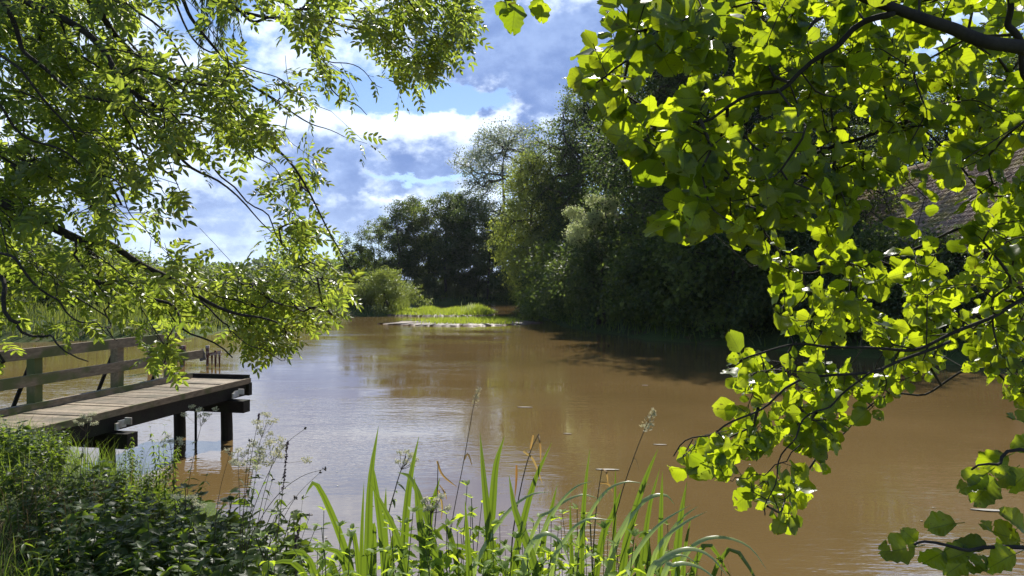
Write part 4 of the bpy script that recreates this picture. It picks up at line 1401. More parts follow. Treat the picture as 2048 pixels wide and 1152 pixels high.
# ----------------------------------------------------------------------------- alder with round leaves
def build_alder():
    r = np.random.default_rng(55)
    tx, ty = 3.15, 2.6
    gz = float(ground_z(np.array(tx), np.array(ty)))
    root = empty('alder_tree', (tx, ty, gz))
    tag(root, 'alder with round backlit yellow green leaves reaching in over the brown water', 'tree')
    off = np.array([tx, ty, gz])
    trunk = smooth_path([[tx, ty, gz - .3], [tx - .03, ty, gz + 1.2], [tx + .05, ty + .1, gz + 2.6], [tx, ty + .2, gz + 4.5], [tx - .1, ty + .2, gz + 7]], 24)
    shift_mb(MB().tube(trunk, np.linspace(.17, .04, 24), 12), off).build('trunk', M['bark'], root, True)

    def tk(z):
        return trunk[np.abs(trunk[:, 2] - z).argmin()]

    def from_trunk(pts, d0, d1, z, r0, r1, n=30):
        b = limb(pts, d0, d1, n)
        s = tk(z)
        return (np.vstack([smooth_path([s, s * .5 + b[0] * .5, b[0]], 8)[:-1], b]), r0, r1)
    L = []
    L.append(from_trunk([(2150, 130), (2048, 102), (1986, 88), (1936, 65), (1906, 53), (1836, 37), (1786, 22), (1736, 0), (1650, -50)], 1.75, 1.65, 3.6, .020, .010))
    L.append((limb([(1790, 24), (1736, 45), (1679, 80), (1636, 122), (1566, 172), (1500, 195), (1420, 235), (1350, 245), (1290, 255)], 1.67, 1.85, 24), .008, .002))
    L.append((limb([(1620, -60), (1520, -40), (1433, 0), (1400, 25), (1340, 70), (1300, 100), (1260, 125), (1190, 160)], 2.1, 1.85, 24), .008, .002))
    L.append((limb([(1680, -10), (1600, 75), (1550, 115), (1480, 165), (1430, 200), (1380, 225), (1330, 270), (1280, 280)], 2.5, 2.3, 24), .007, .002))
    L.append(from_trunk([(2150, 110), (2048, 155), (1966, 190), (1900, 215), (1850, 235), (1790, 255), (1730, 270), (1640, 300), (1560, 350), (1480, 400), (1400, 440), (1340, 455)], 2.5, 2.1, 3.1, .012, .003, 34))
    L.append(from_trunk([(2150, 270), (2048, 285), (1905, 293), (1800, 305), (1700, 320), (1620, 350), (1560, 410)], 2.9, 2.7, 2.95, .010, .003))
    L.append(from_trunk([(2150, 400), (2048, 420), (1960, 450), (1860, 490), (1760, 520), (1680, 530), (1580, 530), (1530, 535)], 2.6, 2.3, 2.8, .012, .003))
    L.append(from_trunk([(2150, 560), (2048, 600), (1985, 645), (1920, 675), (1850, 700), (1790, 705), (1700, 700), (1620, 690), (1540, 720), (1480, 745)], 2.3, 2.1, 2.5, .013, .003, 34))
    L.append((limb([(1900, 683), (1820, 720), (1740, 745), (1617, 768), (1540, 818), (1483, 858), (1443, 878), (1400, 898), (1365, 930)], 2.2, 1.95, 30), .008, .002))
    L.append((limb([(1740, 745), (1680, 800), (1640, 830), (1610, 865), (1590, 915), (1573, 965), (1563, 1030), (1555, 1055)], 2.15, 2.0, 26), .005, .002))
    L.append((limb([(1600, 890), (1553, 948), (1513, 971), (1480, 985)], 2.05, 1.95, 12), .003, .0015))
    L.append(from_trunk([(2150, 610), (2048, 690), (1960, 740), (1880, 790), (1800, 800), (1720, 870), (1690, 890)], 2.8, 2.6, 2.3, .010, .003))
    L.append(from_trunk([(2150, 240), (2080, 200), (2040, 100), (2020, 40), (2010, -40)], 1.9, 1.8, 2.9, .012, .007))
    L.append(from_trunk([(2200, 880), (2100, 900), (2030, 905), (1990, 925), (1950, 940)], 1.55, 1.5, 2.0, .007, .002, 14))
    L.append(from_trunk([(2200, 1060), (2100, 1085), (2048, 1090), (1985, 1100), (1930, 1095), (1870, 1090), (1830, 1085)], 1.45, 1.35, 1.9, .007, .002, 18))
    L.append(from_trunk([(2200, -200), (1900, -150), (1600, -120), (1300, -70), (1120, -30), (1080, -12), (1030, -8), (1005, 0)], 2.2, 1.9, 4.2, .014, .002, 30))
    for q, (pth, r0, r1) in enumerate(L):
        if 5 <= q <= 11:
            pth, r0, r1 = pth + [0, .12, 0] * np.linspace(0, 1, len(pth))[:, None], r0 * .62, r1 * .8
            L[q] = (pth, r0, r1)
        wv = np.linspace(0, 1, len(pth))[:, None]
        pth = pth + .006 * np.sin(wv * (12 if r0 > .012 else 24) + [q, q + 2, q + 4]) * np.minimum(wv * 6, 1)
        shift_mb(MB().tube(pth, np.linspace(r0, r1, len(pth)), 8), off).build('branch', M['bark'], root, True)
    seeds = np.vstack([p[2:] for p, _, _ in L[:-3]])
    poly = [(1215, -50), (1235, 50), (1185, 85), (1150, 165), (1172, 212), (1235, 205), (1300, 150), (1360, 165), (1290, 200), (1250, 250), (1255, 300), (1330, 320), (1370, 350), (1345, 410), (1310, 450), (1350, 465), (1430, 440), (1520, 470), (1550, 440), (1545, 490), (1515, 540),
            (1575, 575), (1545, 610), (1550, 650), (1515, 690), (1480, 715), (1465, 750), (1505, 785), (1450, 830), (1370, 890), (1345, 940), (1360, 960), (1430, 930), (1500, 900), (1560, 880), (1540, 940), (1470, 985), (1520, 990), (1560, 960), (1540, 1040), (1580, 1050), (1600, 970), (1650, 930), (1680, 860), (1700, 890),
            (1715, 840), (1790, 785), (1850, 750), (1930, 720), (1990, 800), (2100, 830), (2100, -50)]
    holes = [([(1705, 410), (1790, 365), (1890, 385), (1930, 420), (1900, 470), (1780, 490), (1715, 460)], 0.12), ([(1560, 370), (1650, 380), (1650, 470), (1570, 450)], 0.25), ([(1265, 240), (1290, 160), (1400, 118), (1500, 140), (1470, 172), (1380, 185), (1330, 210)], 0.06), ([(1330, 330), (1400, 345), (1380, 400), (1345, 400)], 0.2),
             ([(1940, 770), (2100, 820), (2100, 860), (1960, 850)], 0.15), ([(1600, 780), (1700, 720), (1790, 760), (1700, 850), (1600, 880)], 0.75)]
    q = mask_sample([(poly, 1.0)], holes, 1520, (1140, -50, 2100, 1060), r, 0.016, 0.45)
    dep = 1.92 + 0.0006 * q[:, 1] + 0.0005 * (q[:, 0] - 1500) + r.normal(0, .2, len(q)) + .12 * np.sin(q[:, 1] * .012)
    dep = np.clip(dep, 1.5, 3.4)
    tg = np.stack([(q[:, 0] - CX) / F * dep, dep, H - (q[:, 1] - HY) / F * dep], 1)
    ex = np.array([tx + .3, ty - .3, gz + 4.2]) + r.normal(size=(900, 3)) * [.9, .8, 1.5]
    a, b = proj(ex)
    ex = ex[((b < -70) | (a > 2120)) & (ex[:, 2] > gz + .8) & (ex[:, 1] > 1.2)][:110]
    tg = near_wood(seeds, np.vstack([tg, ex]), .26)
    Pn, par, desc, n0 = grow(seeds, tg, 0.35)
    wood = MB()
    idx, pts, d = twig_mesh(wood, Pn, par, desc, n0, 0.0011, 0.006, 3, 5, 0.5)
    shift_mb(wood, off).build('twigs', M['twig'], root, True)
    fol = MB()
    lpn = 3
    n = len(idx) * lpn
    node = np.repeat(np.arange(len(idx)), lpn)
    f = r.uniform(.2, 1, n)[:, None]
    org = pts[1][node] * (1 - f) + pts[3][node] * f
    X = d[node] * 0.6 + rvec(n, r) * 0.8 + np.array([-.15, -.1, -0.25])
    Z = rvec(n, r) * 0.62 + [0.1, -0.8, 0.35]
    s = np.clip(r.normal(.043, .011, n), .018, .068)
    s = s * np.where(proj(org)[0] < 1420, 1.25, 1.0)
    # explicit sprays: tip of the high branch and the big leaves close to the lens
    def spray(items):
        o, x, z, ss = [], [], [], []
        for (px, py, px2, py2, dd, tilt) in items:
            a, b = P(px, py, dd), P(px2, py2, dd + tilt)
            o.append(a)
            x.append(b - a)
            z.append(np.array([r.uniform(-.5, .5), -0.6, 0.9 + r.uniform(-.5, .3)]) if py > 800 else np.array([r.uniform(-.3, .3), -0.9, 0.5 + r.uniform(-.3, .5)]))
            ss.append(np.linalg.norm(b - a) / (1.28 if py < 800 else 1.6))
        return np.array(o), np.array(x), np.array(z), np.array(ss)
    sp1 = spray([(1034, -10, 1022, 68, 1.9, .02), (1015, -5, 995, 28, 1.9, .0), (1030, -10, 1015, 22, 1.95, .0), (1085, -8, 1082, 46, 1.88, .02), (1080, -12, 1070, 30, 1.92, 0.),
                 (1850, 1090, 1735, 1112, 1.4, .03), (1838, 1090, 1797, 1050, 1.38, 0.), (1930, 1045, 1830, 1056, 1.45, 0.05), (1990, 935, 1905, 1000, 1.5, .03), (2000, 945, 1930, 1022, 1.5, .0), (2030, 905, 1940, 945, 1.55, .05),
                 (2040, 930, 1965, 985, 1.52, .02), (2070, 935, 2000, 990, 1.5, .02), (2060, 1080, 2000, 1005, 1.45, 0), (2060, 1090, 1930, 1045, 1.42, .05), (1990, 1100, 1885, 1075, 1.4, .05), (1960, 1098, 1870, 1120, 1.4, .02),
                 (1985, 1110, 1925, 1150, 1.4, .02), (2048, 1100, 1950, 1145, 1.36, .04), (1900, 1095, 1830, 1140, 1.42, .03), (2040, 1050, 1990, 1110, 1.5, .02), (1950, 1110, 1870, 1160, 1.5, .02), (2090, 880, 2010, 900, 1.6, .02), (2090, 850, 1990, 835, 1.7, .02)])
    wh = r.choice(6, n, p=[.22, .2, .18, .18, .11, .11])
    for k in range(6):
        m = wh == k
        fol.scatter(T_alder[k], org[m], X[m], Z[m], s[m])
    big = [alder_leaf(21, .25, .12, .01, 0, .95, True), alder_leaf(22, .5, .25, .02, 0, .9, True), alder_leaf(23, .35, -.12, .03, 5, .85, True)]
    for k in range(3):
        fol.scatter(big[k], *[q_[k::3] for q_ in sp1])
    shift_mb(fol, off).build('crown', M['alder'], root, True)


build_alder()


# ----------------------------------------------------------------------------- plants on the near bank
def blade_mesh(mb, path, width, fold=0.25, face=None, tipp=1.3, butt=0.8):
    """a leaf blade along a path, V-folded, pointed"""
    p = np.asarray(path, float)
    n = len(p)
    t = np.linspace(0, 1, n)
    tg = np.gradient(p, axis=0)
    tg /= np.linalg.norm(tg, axis=1)[:, None] + 1e-9
    f = np.array([0.2, -1.0, 0.15]) if face is None else np.asarray(face, float)
    side = np.cross(tg, f)
    side /= np.linalg.norm(side, axis=1)[:, None] + 1e-9
    nr = np.cross(side, tg)
    w = width / 2 * (butt + (1 - butt) * np.minimum(t * 4, 1)) * np.clip(1 - t ** (tipp * 3.2), 0.02, 1)
    V = np.stack([p - side * w[:, None], p + nr * (w * fold)[:, None], p + side * w[:, None]], 1).reshape(-1, 3)
    Q = [[i * 3 + k, i * 3 + k + 1, i * 3 + k + 4, i * 3 + k + 3] for i in range(n - 1) for k in range(2)]
    uv = np.stack([np.repeat(t, 3), np.tile([0, .5, 1], n)], 1)
    mb.quads(V, Q, uv)


def blade_path(px, d, n=16):
    """px list from tip to the lowest visible point; goes on down to the ground"""
    pts = [P(x, y, d) for x, y in px][::-1]
    low, nxt = pts[0], pts[1]
    dr = low - nxt
    dr = dr / np.linalg.norm(dr)
    dr = np.array([dr[0] * .4, 0.0, min(dr[2], -0.8)])
    gz = float(ground_z(np.array(low[0]), np.array(low[1])))
    k = max((low[2] - gz + .05) / -dr[2], 0.05)
    base = low + dr * k
    base[2] = gz - .05
    return smooth_path([base, (base + low) / 2 + np.array([0, 0, 0.0])] + pts, n)


def build_iris():
    # tip -> down, width px, distance
    groups = [
        ('iris with one long leaf bent over at the outer side of the clump', [([(610, 992), (630, 966), (660, 1020), (690, 1100), (705, 1170)], 20, 2.25), ([(728, 962), (724, 1060), (722, 1170)], 11, 2.2)]),
        ('iris with the tallest dark upright leaf', [([(757, 852), (742, 950), (737, 1060), (735, 1180)], 20, 2.1), ([(745, 925), (752, 980), (765, 1080), (772, 1180)], 19, 2.05), ([(772, 975), (770, 1060), (775, 1180)], 17, 2.2)]),
        ('iris with a bright lit leaf leaning beside the tallest dark one', [([(735, 957), (770, 1020), (800, 1090), (815, 1180)], 16, 1.95), ([(838, 872), (820, 960), (810, 1060), (805, 1180)], 21, 2.2)]),
        ('iris with broad yellow green leaf behind the cream flower head', [([(795, 945), (820, 955), (845, 1010), (870, 1100), (880, 1180)], 15, 2.1), ([(828, 952), (838, 1030), (848, 1100), (850, 1190)], 22, 2.0), ([(880, 955), (865, 1010), (855, 1080)], 16, 2.2)]),
        ('iris with two tall crossing leaves in the middle of the bank', [([(960, 865), (968, 960), (980, 1080), (992, 1190)], 19, 2.0), ([(1009, 872), (992, 930), (984, 1020), (975, 1120)], 19, 2.15)]),
        ('iris with leaves crossing like an X by the withered stalk', [([(1104, 884), (1070, 960), (1045, 1050), (1022, 1170)], 16, 2.1), ([(1018, 950), (1030, 1020), (1055, 1090), (1080, 1190)], 20, 1.95), ([(930, 1000), (935, 1080), (940, 1180)], 15, 2.0)]),
        ('iris with one straight narrow leaf against the brown water', [([(1180, 896), (1170, 980), (1165, 1060), (1163, 1170)], 12, 2.1), ([(1115, 968), (1100, 1030), (1085, 1100)], 13, 2.2), ([(1140, 1000), (1142, 1080), (1145, 1180)], 12, 2.05)]),
        ('iris with bright leaf leaning towards the alder', [([(1316, 898), (1290, 960), (1265, 1040), (1245, 1140)], 17, 2.05), ([(1243, 978), (1225, 1030), (1200, 1100)], 17, 2.15), ([(1231, 935), (1230, 1010), (1228, 1110)], 10, 2.2)]),
        ('iris with dark upright leaf under the lowest alder twig', [([(1320, 936), (1300, 1010), (1287, 1100), (1280, 1180)], 13, 2.2), ([(1325, 942), (1322, 1030), (1318, 1180)], 13, 2.0), ([(1374, 962), (1362, 1030), (1355, 1100), (1348, 1190)], 18, 2.1)]),
        ('iris with short leaves at the outer end beneath the alder', [([(1382, 1035), (1370, 1100), (1365, 1180)], 11, 2.15), ([(1348, 1080), (1352, 1120), (1356, 1180)], 14, 1.95), ([(1270, 1085), (1278, 1130), (1285, 1190)], 22, 1.95)])]
    for i, (lb, bl) in enumerate(groups):
        paths = [(blade_path(p, d), w * d / F) for p, w, d in bl]
        org = np.mean([p[0][0] for p in paths], axis=0)
        root = empty('iris_plant', org)
        tag(root, lb, 'iris', 'iris plants along the near water edge')
        for k, (pp, w) in enumerate(paths):
            mb = MB()
            blade_mesh(mb, pp, w * .98, 0.3, face=(random.uniform(-.5, .5), -1, .1))
            shift_mb(mb, org).build('leaf', M['iris'], root, True)
        # low side leaves of the same fan
        for k in range(9):
            a = random.uniform(-1, 1)
            h = random.uniform(.6, 1.06)
            b = org + np.array([a * .06, random.uniform(-.05, .1), 0])
            pp = smooth_path([b, b + [a * .06, .02, h * .5], b + [a * .2, .0, h * .95], b + [a * .34, -.02, h * random.uniform(.8, 1.05)]], 14)
            mb = MB()
            blade_mesh(mb, pp, random.uniform(.018, .028), 0.22, face=(random.uniform(-.6, .6), -1, .1))
            shift_mb(mb, org).build('leaf', M['iris'], root, True)
    sed = [
        ('sedge tuft whose pale leaves arch over in front of the crossed iris', [([(1102, 984), (1060, 990), (1010, 1030), (960, 1110), (945, 1170)], 10, 2.0), ([(1140, 1130), (1122, 1085), (1092, 1067), (1062, 1090), (1045, 1160)], 13, 1.9)]),
        ('sedge tuft with thin arching leaves before the straight narrow iris', [([(1185, 962), (1150, 975), (1110, 1020), (1070, 1100), (1055, 1170)], 9, 2.0), ([(1205, 1000), (1160, 990), (1105, 1020), (1060, 1080)], 8, 2.15), ([(1225, 1040), (1170, 1040), (1130, 1080), (1100, 1160)], 10, 1.9)]),
        ('sedge tuft with two long pale arcs beside the bright leaning iris', [([(1303, 970), (1250, 964), (1205, 990), (1160, 1070), (1150, 1160)], 8, 2.1), ([(1350, 1010), (1330, 990), (1290, 1000), (1250, 1050), (1215, 1150)], 13, 2.05)]),
        ('sedge tuft sending pale leaves up towards the alder twig', [([(1383, 1009), (1330, 1040), (1290, 1080), (1260, 1130), (1245, 1190)], 11, 1.85), ([(1414, 1023), (1370, 1045), (1320, 1090), (1300, 1170)], 10, 1.95), ([(1398, 1011), (1360, 1040), (1330, 1090), (1315, 1170)], 10, 2.1)]),
        ('sedge tuft with long leaves arching far out over the brown water', [([(1537, 1145), (1500, 1095), (1450, 1075), (1400, 1082), (1365, 1120), (1350, 1180)], 10, 1.95), ([(1460, 1160), (1420, 1112), (1375, 1098), (1325, 1120), (1290, 1180)], 13, 1.8), ([(1450, 1175), (1400, 1135), (1350, 1130), (1320, 1175)], 12, 1.75), ([(1405, 1135), (1360, 1110), (1310, 1140), (1295, 1190)], 9, 1.9)])]
    for lb, bl in sed:
        paths = [(blade_path(p, d, 22), w * d / F) for p, w, d in bl]
        org = np.mean([p[0][0] for p in paths], axis=0)
        root = empty('sedge_tuft', org)
        tag(root, lb, 'sedge', 'sedge tufts among the iris')
        for pp, w in paths:
            mb = MB()
            blade_mesh(mb, pp, w * 1.0, 0.3, face=(.1, -.5, .85))
            shift_mb(mb, org).build('leaf', M['sedge'], root, True)
        for k in range(10):
            a = random.uniform(-1, 1)
            h = random.uniform(.55, .85)
            b = org + np.array([a * .07, random.uniform(-.06, .12), 0])
            e = random.choice((-1, 1)) * random.uniform(.1, .32)
            pp = smooth_path([b, b + [e * .2, .02, h * .6], b + [e * .65, .02, h], b + [e * 1.2, 0, h * .93], b + [e * 1.7, -.02, h * .7]], 20)
            mb = MB()
            blade_mesh(mb, pp, random.uniform(.007, .011), 0.3, face=(.1, -.5, .85))
            shift_mb(mb, org).build('leaf', M['sedge'], root, True)
    # withered stalks
    wt = [('withered stalk with hanging orange leaves against the brown water', [(1078, 868), (1062, 900), (1045, 960), (1030, 1040), (1022, 1120)], [[(1065, 870), (1062, 895), (1064, 900)], [(1078, 868), (1080, 890), (1082, 925)], [(1045, 902), (1065, 920), (1085, 970)], [(1034, 930), (1033, 960), (1031, 1000)]]),
          ('withered stalk with a folded orange tip beside the cream flower head', [(876, 922), (874, 1000), (868, 1080), (868, 1160)], [[(876, 922), (885, 950), (915, 975)], [(880, 970), (890, 985), (895, 1000)], [(876, 980), (886, 1010), (882, 1040)]]),
          ('withered stalk with a pale bent head behind the arching sedge', [(1204, 938), (1196, 990), (1190, 1050), (1185, 1150)], [[(1204, 938), (1212, 945), (1216, 968)], [(1200, 965), (1218, 968), (1228, 985)]])]
    for lb, st, lv in wt:
        d = 2.15
        pp = blade_path(st, d)
        root = empty('withered_stalk', pp[0])
        tag(root, lb, 'stalk', 'withered stalks among the iris')
        shift_mb(MB().tube(pp, np.linspace(.0026, .0012, len(pp)), 5), pp[0]).build('stem', M['redstem'], root)
        mb = MB()
        for l in lv:
            blade_mesh(mb, smooth_path([P(x + random.uniform(-2, 2), y, d - random.uniform(-.02, .02)) for x, y in l], 10), 0.0065, .5, face=(random.uniform(-1, 1), -1, .3))
        shift_mb(mb, pp[0]).build('leaves', M['orange'], root)
    # seed grasses
    gr = [('tall grass stalk with a pale plump seed head against the brown water', [(1308, 824), (1290, 858), (1262, 930), (1240, 1000), (1225, 1080)], 2.2, 1.0),
          ('thin grass stalk with a small pale seed head reaching highest above the iris', [(958, 778), (948, 808), (928, 920), (905, 1040), (900, 1120)], 2.6, .75)]
    for lb, st, d, k in gr:
        pp = blade_path(st, d, 26)
        root = empty('seed_grass', pp[0])
        tag(root, lb, 'grass', 'seed grasses above the iris')
        shift_mb(MB().tube(pp, np.linspace(.0022, .0010, len(pp)), 5), pp[0]).build('stem', M['redstem'], root)
        mb = MB()
        a, b = P(*st[0], d), P(*st[1], d)
        n = 70
        t = rng.uniform(0, 1, n)
        wd = .012 * k * np.clip(.35 + 1.0 * t * (1.25 - .4 * t), 0.2, 1.1)
        o = a + (b - a) * t[:, None] + rvec(n) * wd[:, None]
        mb.scatter(leaflet6(), o, (a - b)[None] * 6 + rvec(n) * .45, rvec(n), np.full(n, .013 * k))
        shift_mb(mb, pp[0]).build('seed_head', M['panicle'], root)
        mb = MB()
        blade_mesh(mb, smooth_path([P(*st[2], d), P(st[2][0] + 8, st[2][1] - 12, d), P(st[2][0] + 17, st[2][1] + 14, d)], 8), .007, .3)
        shift_mb(mb, pp[0]).build('leaf', M['straw'], root)


build_iris()


def herb_proto(name, seed, h, leaf_t, leaf_len, mat, pairs=9, top_small=0.45, stem_r=.003, branch=0, shoots=1):
    r = np.random.default_rng(seed)
    root = bpy.data.objects.new(name, None)
    col.objects.link(root)
    st, lf = MB(), MB()

    def shoot(b, tip, n, l0, sr):
        mid = (b + tip) / 2 + r.normal(size=3) * [.03, .03, 0]
        p = smooth_path([b, mid, tip], 14)
        st.tube(p, np.linspace(sr, sr * .4, 14), 5)
        o, X, Z, s = [], [], [], []
        for k in range(n):
            t = 0.18 + 0.82 * (k + .5) / n
            i = min(int(t * 13), 12)
            c = p[i]
            a0 = k * 1.57 + r.uniform(-.3, .3)
            for q in (0, math.pi):
                a = a0 + q
                o.append(c)
                X.append([math.cos(a), math.sin(a), r.uniform(-.7, .25)])
                Z.append([r.uniform(-.6, .6), r.uniform(-.9, .4), 1 - .5 * r.uniform(0, 1)])
                s.append(l0 * (1 - (1 - top_small) * t) * r.uniform(.8, 1.2))
        for _ in range(4):
            o.append(p[-1])
            a = r.uniform(0, 6.28)
            X.append([math.cos(a), math.sin(a), .7])
            Z.append([0, 0, 1.])
            s.append(l0 * top_small * .7)
        o, X, Z, s = map(np.array, (o, X, Z, s))
        w = r.integers(0, len(leaf_t), len(o))
        for k, t in enumerate(leaf_t):
            m = w == k
            lf.scatter(t, o[m], X[m], Z[m], s[m])
    shoot(np.array([0, 0, -.05]), np.array([r.uniform(-.06, .06), r.uniform(-.06, .06), h]), pairs, leaf_len, stem_r)
    for k in range(shoots - 1):
        a = r.uniform(0, 6.28)
        q = r.uniform(.04, .17) * h
        e = r.uniform(.04, .22) * h
        shoot(np.array([math.cos(a) * q, math.sin(a) * q, -.05]), np.array([math.cos(a) * (q + e), math.sin(a) * (q + e), h * r.uniform(.65, .97)]), pairs, leaf_len * r.uniform(.8, 1.1), stem_r)
    for k in range(branch):
        a = r.uniform(0, 6.28)
        z = h * r.uniform(.25, .5)
        shoot(np.array([0, 0, z]), np.array([math.cos(a) * .22 * h, math.sin(a) * .22 * h, z + h * r.uniform(.3, .45)]), max(4, pairs // 2), leaf_len * .8, stem_r * .7)
    st.build('stem', M['stem'], root)
    lf.build('foliage', M[mat], root, True)
    return root


used = set()


def place(proto_, x, y, rz, label, cat, group, s=1.0, zs=1.0, tilt=(0, 0)):
    o = proto_ if proto_.name not in used else copy_tree(proto_)
    used.add(proto_.name)
    o.location = (x, y, float(ground_z(np.array(x), np.array(y))))
    o.rotation_euler = (tilt[0], tilt[1], rz)
    o.scale = (s, s, s * zs)
    tag(o, label, cat, group)
    return o


def put_top(proto_, h, px, d, top, label, cat, group, wide=1.0):
    """stand a herb at picture column px, d metres off, reaching up to row top"""
    x = (px - CX) / F * d
    z0 = float(ground_z(np.array(x), np.array(d)))
    s = max((H - (top - HY) / F * d - z0) / h, .15)
    return place(proto_, x, d, random.uniform(0, 6.28), label, cat, group, s * wide, 1 / wide, (random.uniform(-.08, .08), random.uniform(-.08, .08)))


def build_herbs():
    nt1 = herb_proto('nettle_plant', 3, 1.0, T_nettle, .052, 'nettle', 17, .62, .0025, 4, 9)
    nt2 = herb_proto('nettle_plant', 4, 1.0, T_nettle, .058, 'nettle', 16, .62, .0025, 4, 9)
    gN = 'yellow green nettles at the foot of the iris'
    spots = [(640, 1.9, 1040, 'under the bent over iris leaf'), (668, 2.1, 1075, 'right behind the bent over iris leaf'), (690, 1.7, 1095, 'lowest below the bent over iris leaf'), (715, 2.0, 1060, 'between bent and tallest iris'), (760, 1.85, 1040, 'before the tallest dark iris leaf'),
             (785, 2.1, 1010, 'climbing the tallest dark iris leaf'), (800, 1.7, 1075, 'before the leaning lit iris leaf'), (830, 1.95, 1050, 'before the broad yellow green iris leaf'), (855, 2.1, 1065, 'behind the broad yellow green iris leaf'), (875, 1.75, 1080, 'below the cream flower head'),
             (905, 2.0, 1050, 'next to the withered folded stalk'), (925, 2.25, 1045, 'behind the short iris leaf of the middle'), (945, 1.8, 1085, 'lowest in the middle of the bank'), (965, 2.2, 1000, 'tall one behind the two crossing iris leaves'), (990, 2.3, 1010, 'tall one beside the two crossing iris leaves'),
             (1010, 1.9, 1065, 'before the crossed iris leaves'), (1040, 2.1, 1080, 'below the withered orange stalk'), (1065, 1.8, 1105, 'lowest below the withered orange stalk'), (1115, 1.95, 1090, 'inside the arch of the sedge'), (1140, 2.1, 1060, 'before the straight narrow iris leaf'),
             (1175, 2.0, 1050, 'touching the straight narrow iris leaf'), (1200, 1.8, 1090, 'below the arching sedge leaves'), (1222, 2.1, 1045, 'behind the arching sedge leaves'), (1245, 1.9, 1060, 'beside the bright leaning iris leaf'), (1180, 1.7, 1120, 'lowest of those in front of the sedge'),
             (1390, 1.95, 1110, 'under the far arching sedge leaves'), (1085, 2.0, 1085, 'between crossed iris and narrow iris'), (600, 2.2, 1120, 'small one at the outer end before open water')]
    for i, (px, d, top, w) in enumerate(spots):
        put_top((nt1, nt2)[i % 2], 1.0, px, d, top - 8, 'yellow green nettle, ' + w, 'nettle', gN, random.uniform(.8, 1.1))
    # dark leafy plants at the lower left
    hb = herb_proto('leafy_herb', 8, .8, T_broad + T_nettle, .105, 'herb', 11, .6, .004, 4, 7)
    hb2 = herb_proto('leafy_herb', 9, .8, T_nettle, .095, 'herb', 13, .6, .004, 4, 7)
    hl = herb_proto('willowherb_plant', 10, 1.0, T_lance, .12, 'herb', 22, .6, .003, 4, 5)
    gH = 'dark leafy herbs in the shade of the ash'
    sp2 = [(30, 6.0, 850, 'light speckled, beside the landward deck boards'), (75, 6.3, 850, 'light speckled, before the first rail post'), (120, 6.2, 875, 'light speckled, at the foot of the deck edge'), (10, 5.4, 900, 'at the picture edge below the deck'), (70, 5.5, 920, 'above the grass below the deck'), (135, 5.8, 930, 'before the water under the deck'),
           (185, 6.4, 960, 'at the water under the deck'), (235, 6.8, 950, 'at the foot of the nearer pile'), (290, 7.0, 940, 'beside the nearer pile'), (170, 4.9, 1000, 'dark, above the bare soil'), (225, 5.1, 985, 'dark, under the nearer pile'), (280, 5.4, 980, 'dark, in the thick of the herb patch'), (335, 5.6, 975, 'dark, below the flowering stems'),
           (390, 5.9, 985, 'below the reflection of the deck'), (440, 5.6, 1000, 'among the thin flowering stems'), (160, 4.3, 1060, 'dark, beside the bare soil'), (220, 4.4, 1050, 'dark broad leaved, at the lowest edge'), (290, 4.5, 1040, 'dark, with hanging leaves near the lowest edge'), (350, 4.6, 1050, 'with single lit leaves near the lowest edge'),
           (410, 4.7, 1050, 'half lit, near the lowest edge'), (470, 4.8, 1060, 'half lit, below the purple spike'), (520, 4.9, 1065, 'sunlit, below the arching rushes'), (380, 4.2, 1090, 'low, under the half lit herbs'), (460, 4.2, 1100, 'low, before the sunlit herbs'), (540, 4.3, 1100, 'low, nearest the open water'), (250, 4.1, 1105, 'low and dark, in front of all')]
    sp2 += [(150, 6.6, 935, 'between the light speckled ones and the water'), (185, 5.7, 950, 'before the shaded water below the deck'), (215, 6.2, 930, 'just below the nearer pile'), (260, 6.3, 945, 'hiding the foot of the nearer pile'), (310, 6.4, 955, 'before the reflection of the nearer pile'),
            (350, 6.5, 965, 'at the edge of the brown reflection of the deck'), (310, 5.0, 1010, 'dark, in the middle of the lower herb patch'), (365, 5.2, 1015, 'dark, behind the single lit leaves'), (425, 5.1, 1030, 'half shaded, between the meadowsweet stems'), (485, 5.2, 1035, 'half shaded, by the leaning rush'),
            (190, 4.6, 1030, 'dark, at the border of the bare soil'), (245, 4.8, 1015, 'dark, above the broad leaved one'), (105, 5.0, 985, 'grassy, between soil and speckled bushes'), (50, 5.0, 960, 'grassy, at the picture edge above the soil'), (20, 6.6, 830, 'light speckled, tallest at the landward end of the deck'), (95, 6.6, 850, 'light speckled, touching the deck boards'),
            (560, 4.6, 1060, 'sunlit, behind the short seed spike'), (500, 4.5, 1075, 'sunlit, in front of the leaning rush')]
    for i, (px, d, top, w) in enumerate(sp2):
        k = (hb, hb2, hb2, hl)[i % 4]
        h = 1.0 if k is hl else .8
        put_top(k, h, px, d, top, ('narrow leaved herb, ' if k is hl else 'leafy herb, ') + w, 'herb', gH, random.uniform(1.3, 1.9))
    # tall narrow leaved stems against the water
    for px, d, top, w in ((265, 7.2, 865, 'slender stem with drooping narrow leaves before the deck beam'), (330, 7.4, 850, 'slender stem with narrow leaves crossing the deck edge'), (205, 6.9, 905, 'slender narrow leaved stem against the water under the deck'), (560, 5.3, 960, 'slender narrow leaved stem next to the purple spike')):
        put_top(hl, 1.0, px, d, top, w, 'willowherb', 'slender stems before the jetty', .7)
    # meadowsweet
    r = np.random.default_rng(66)
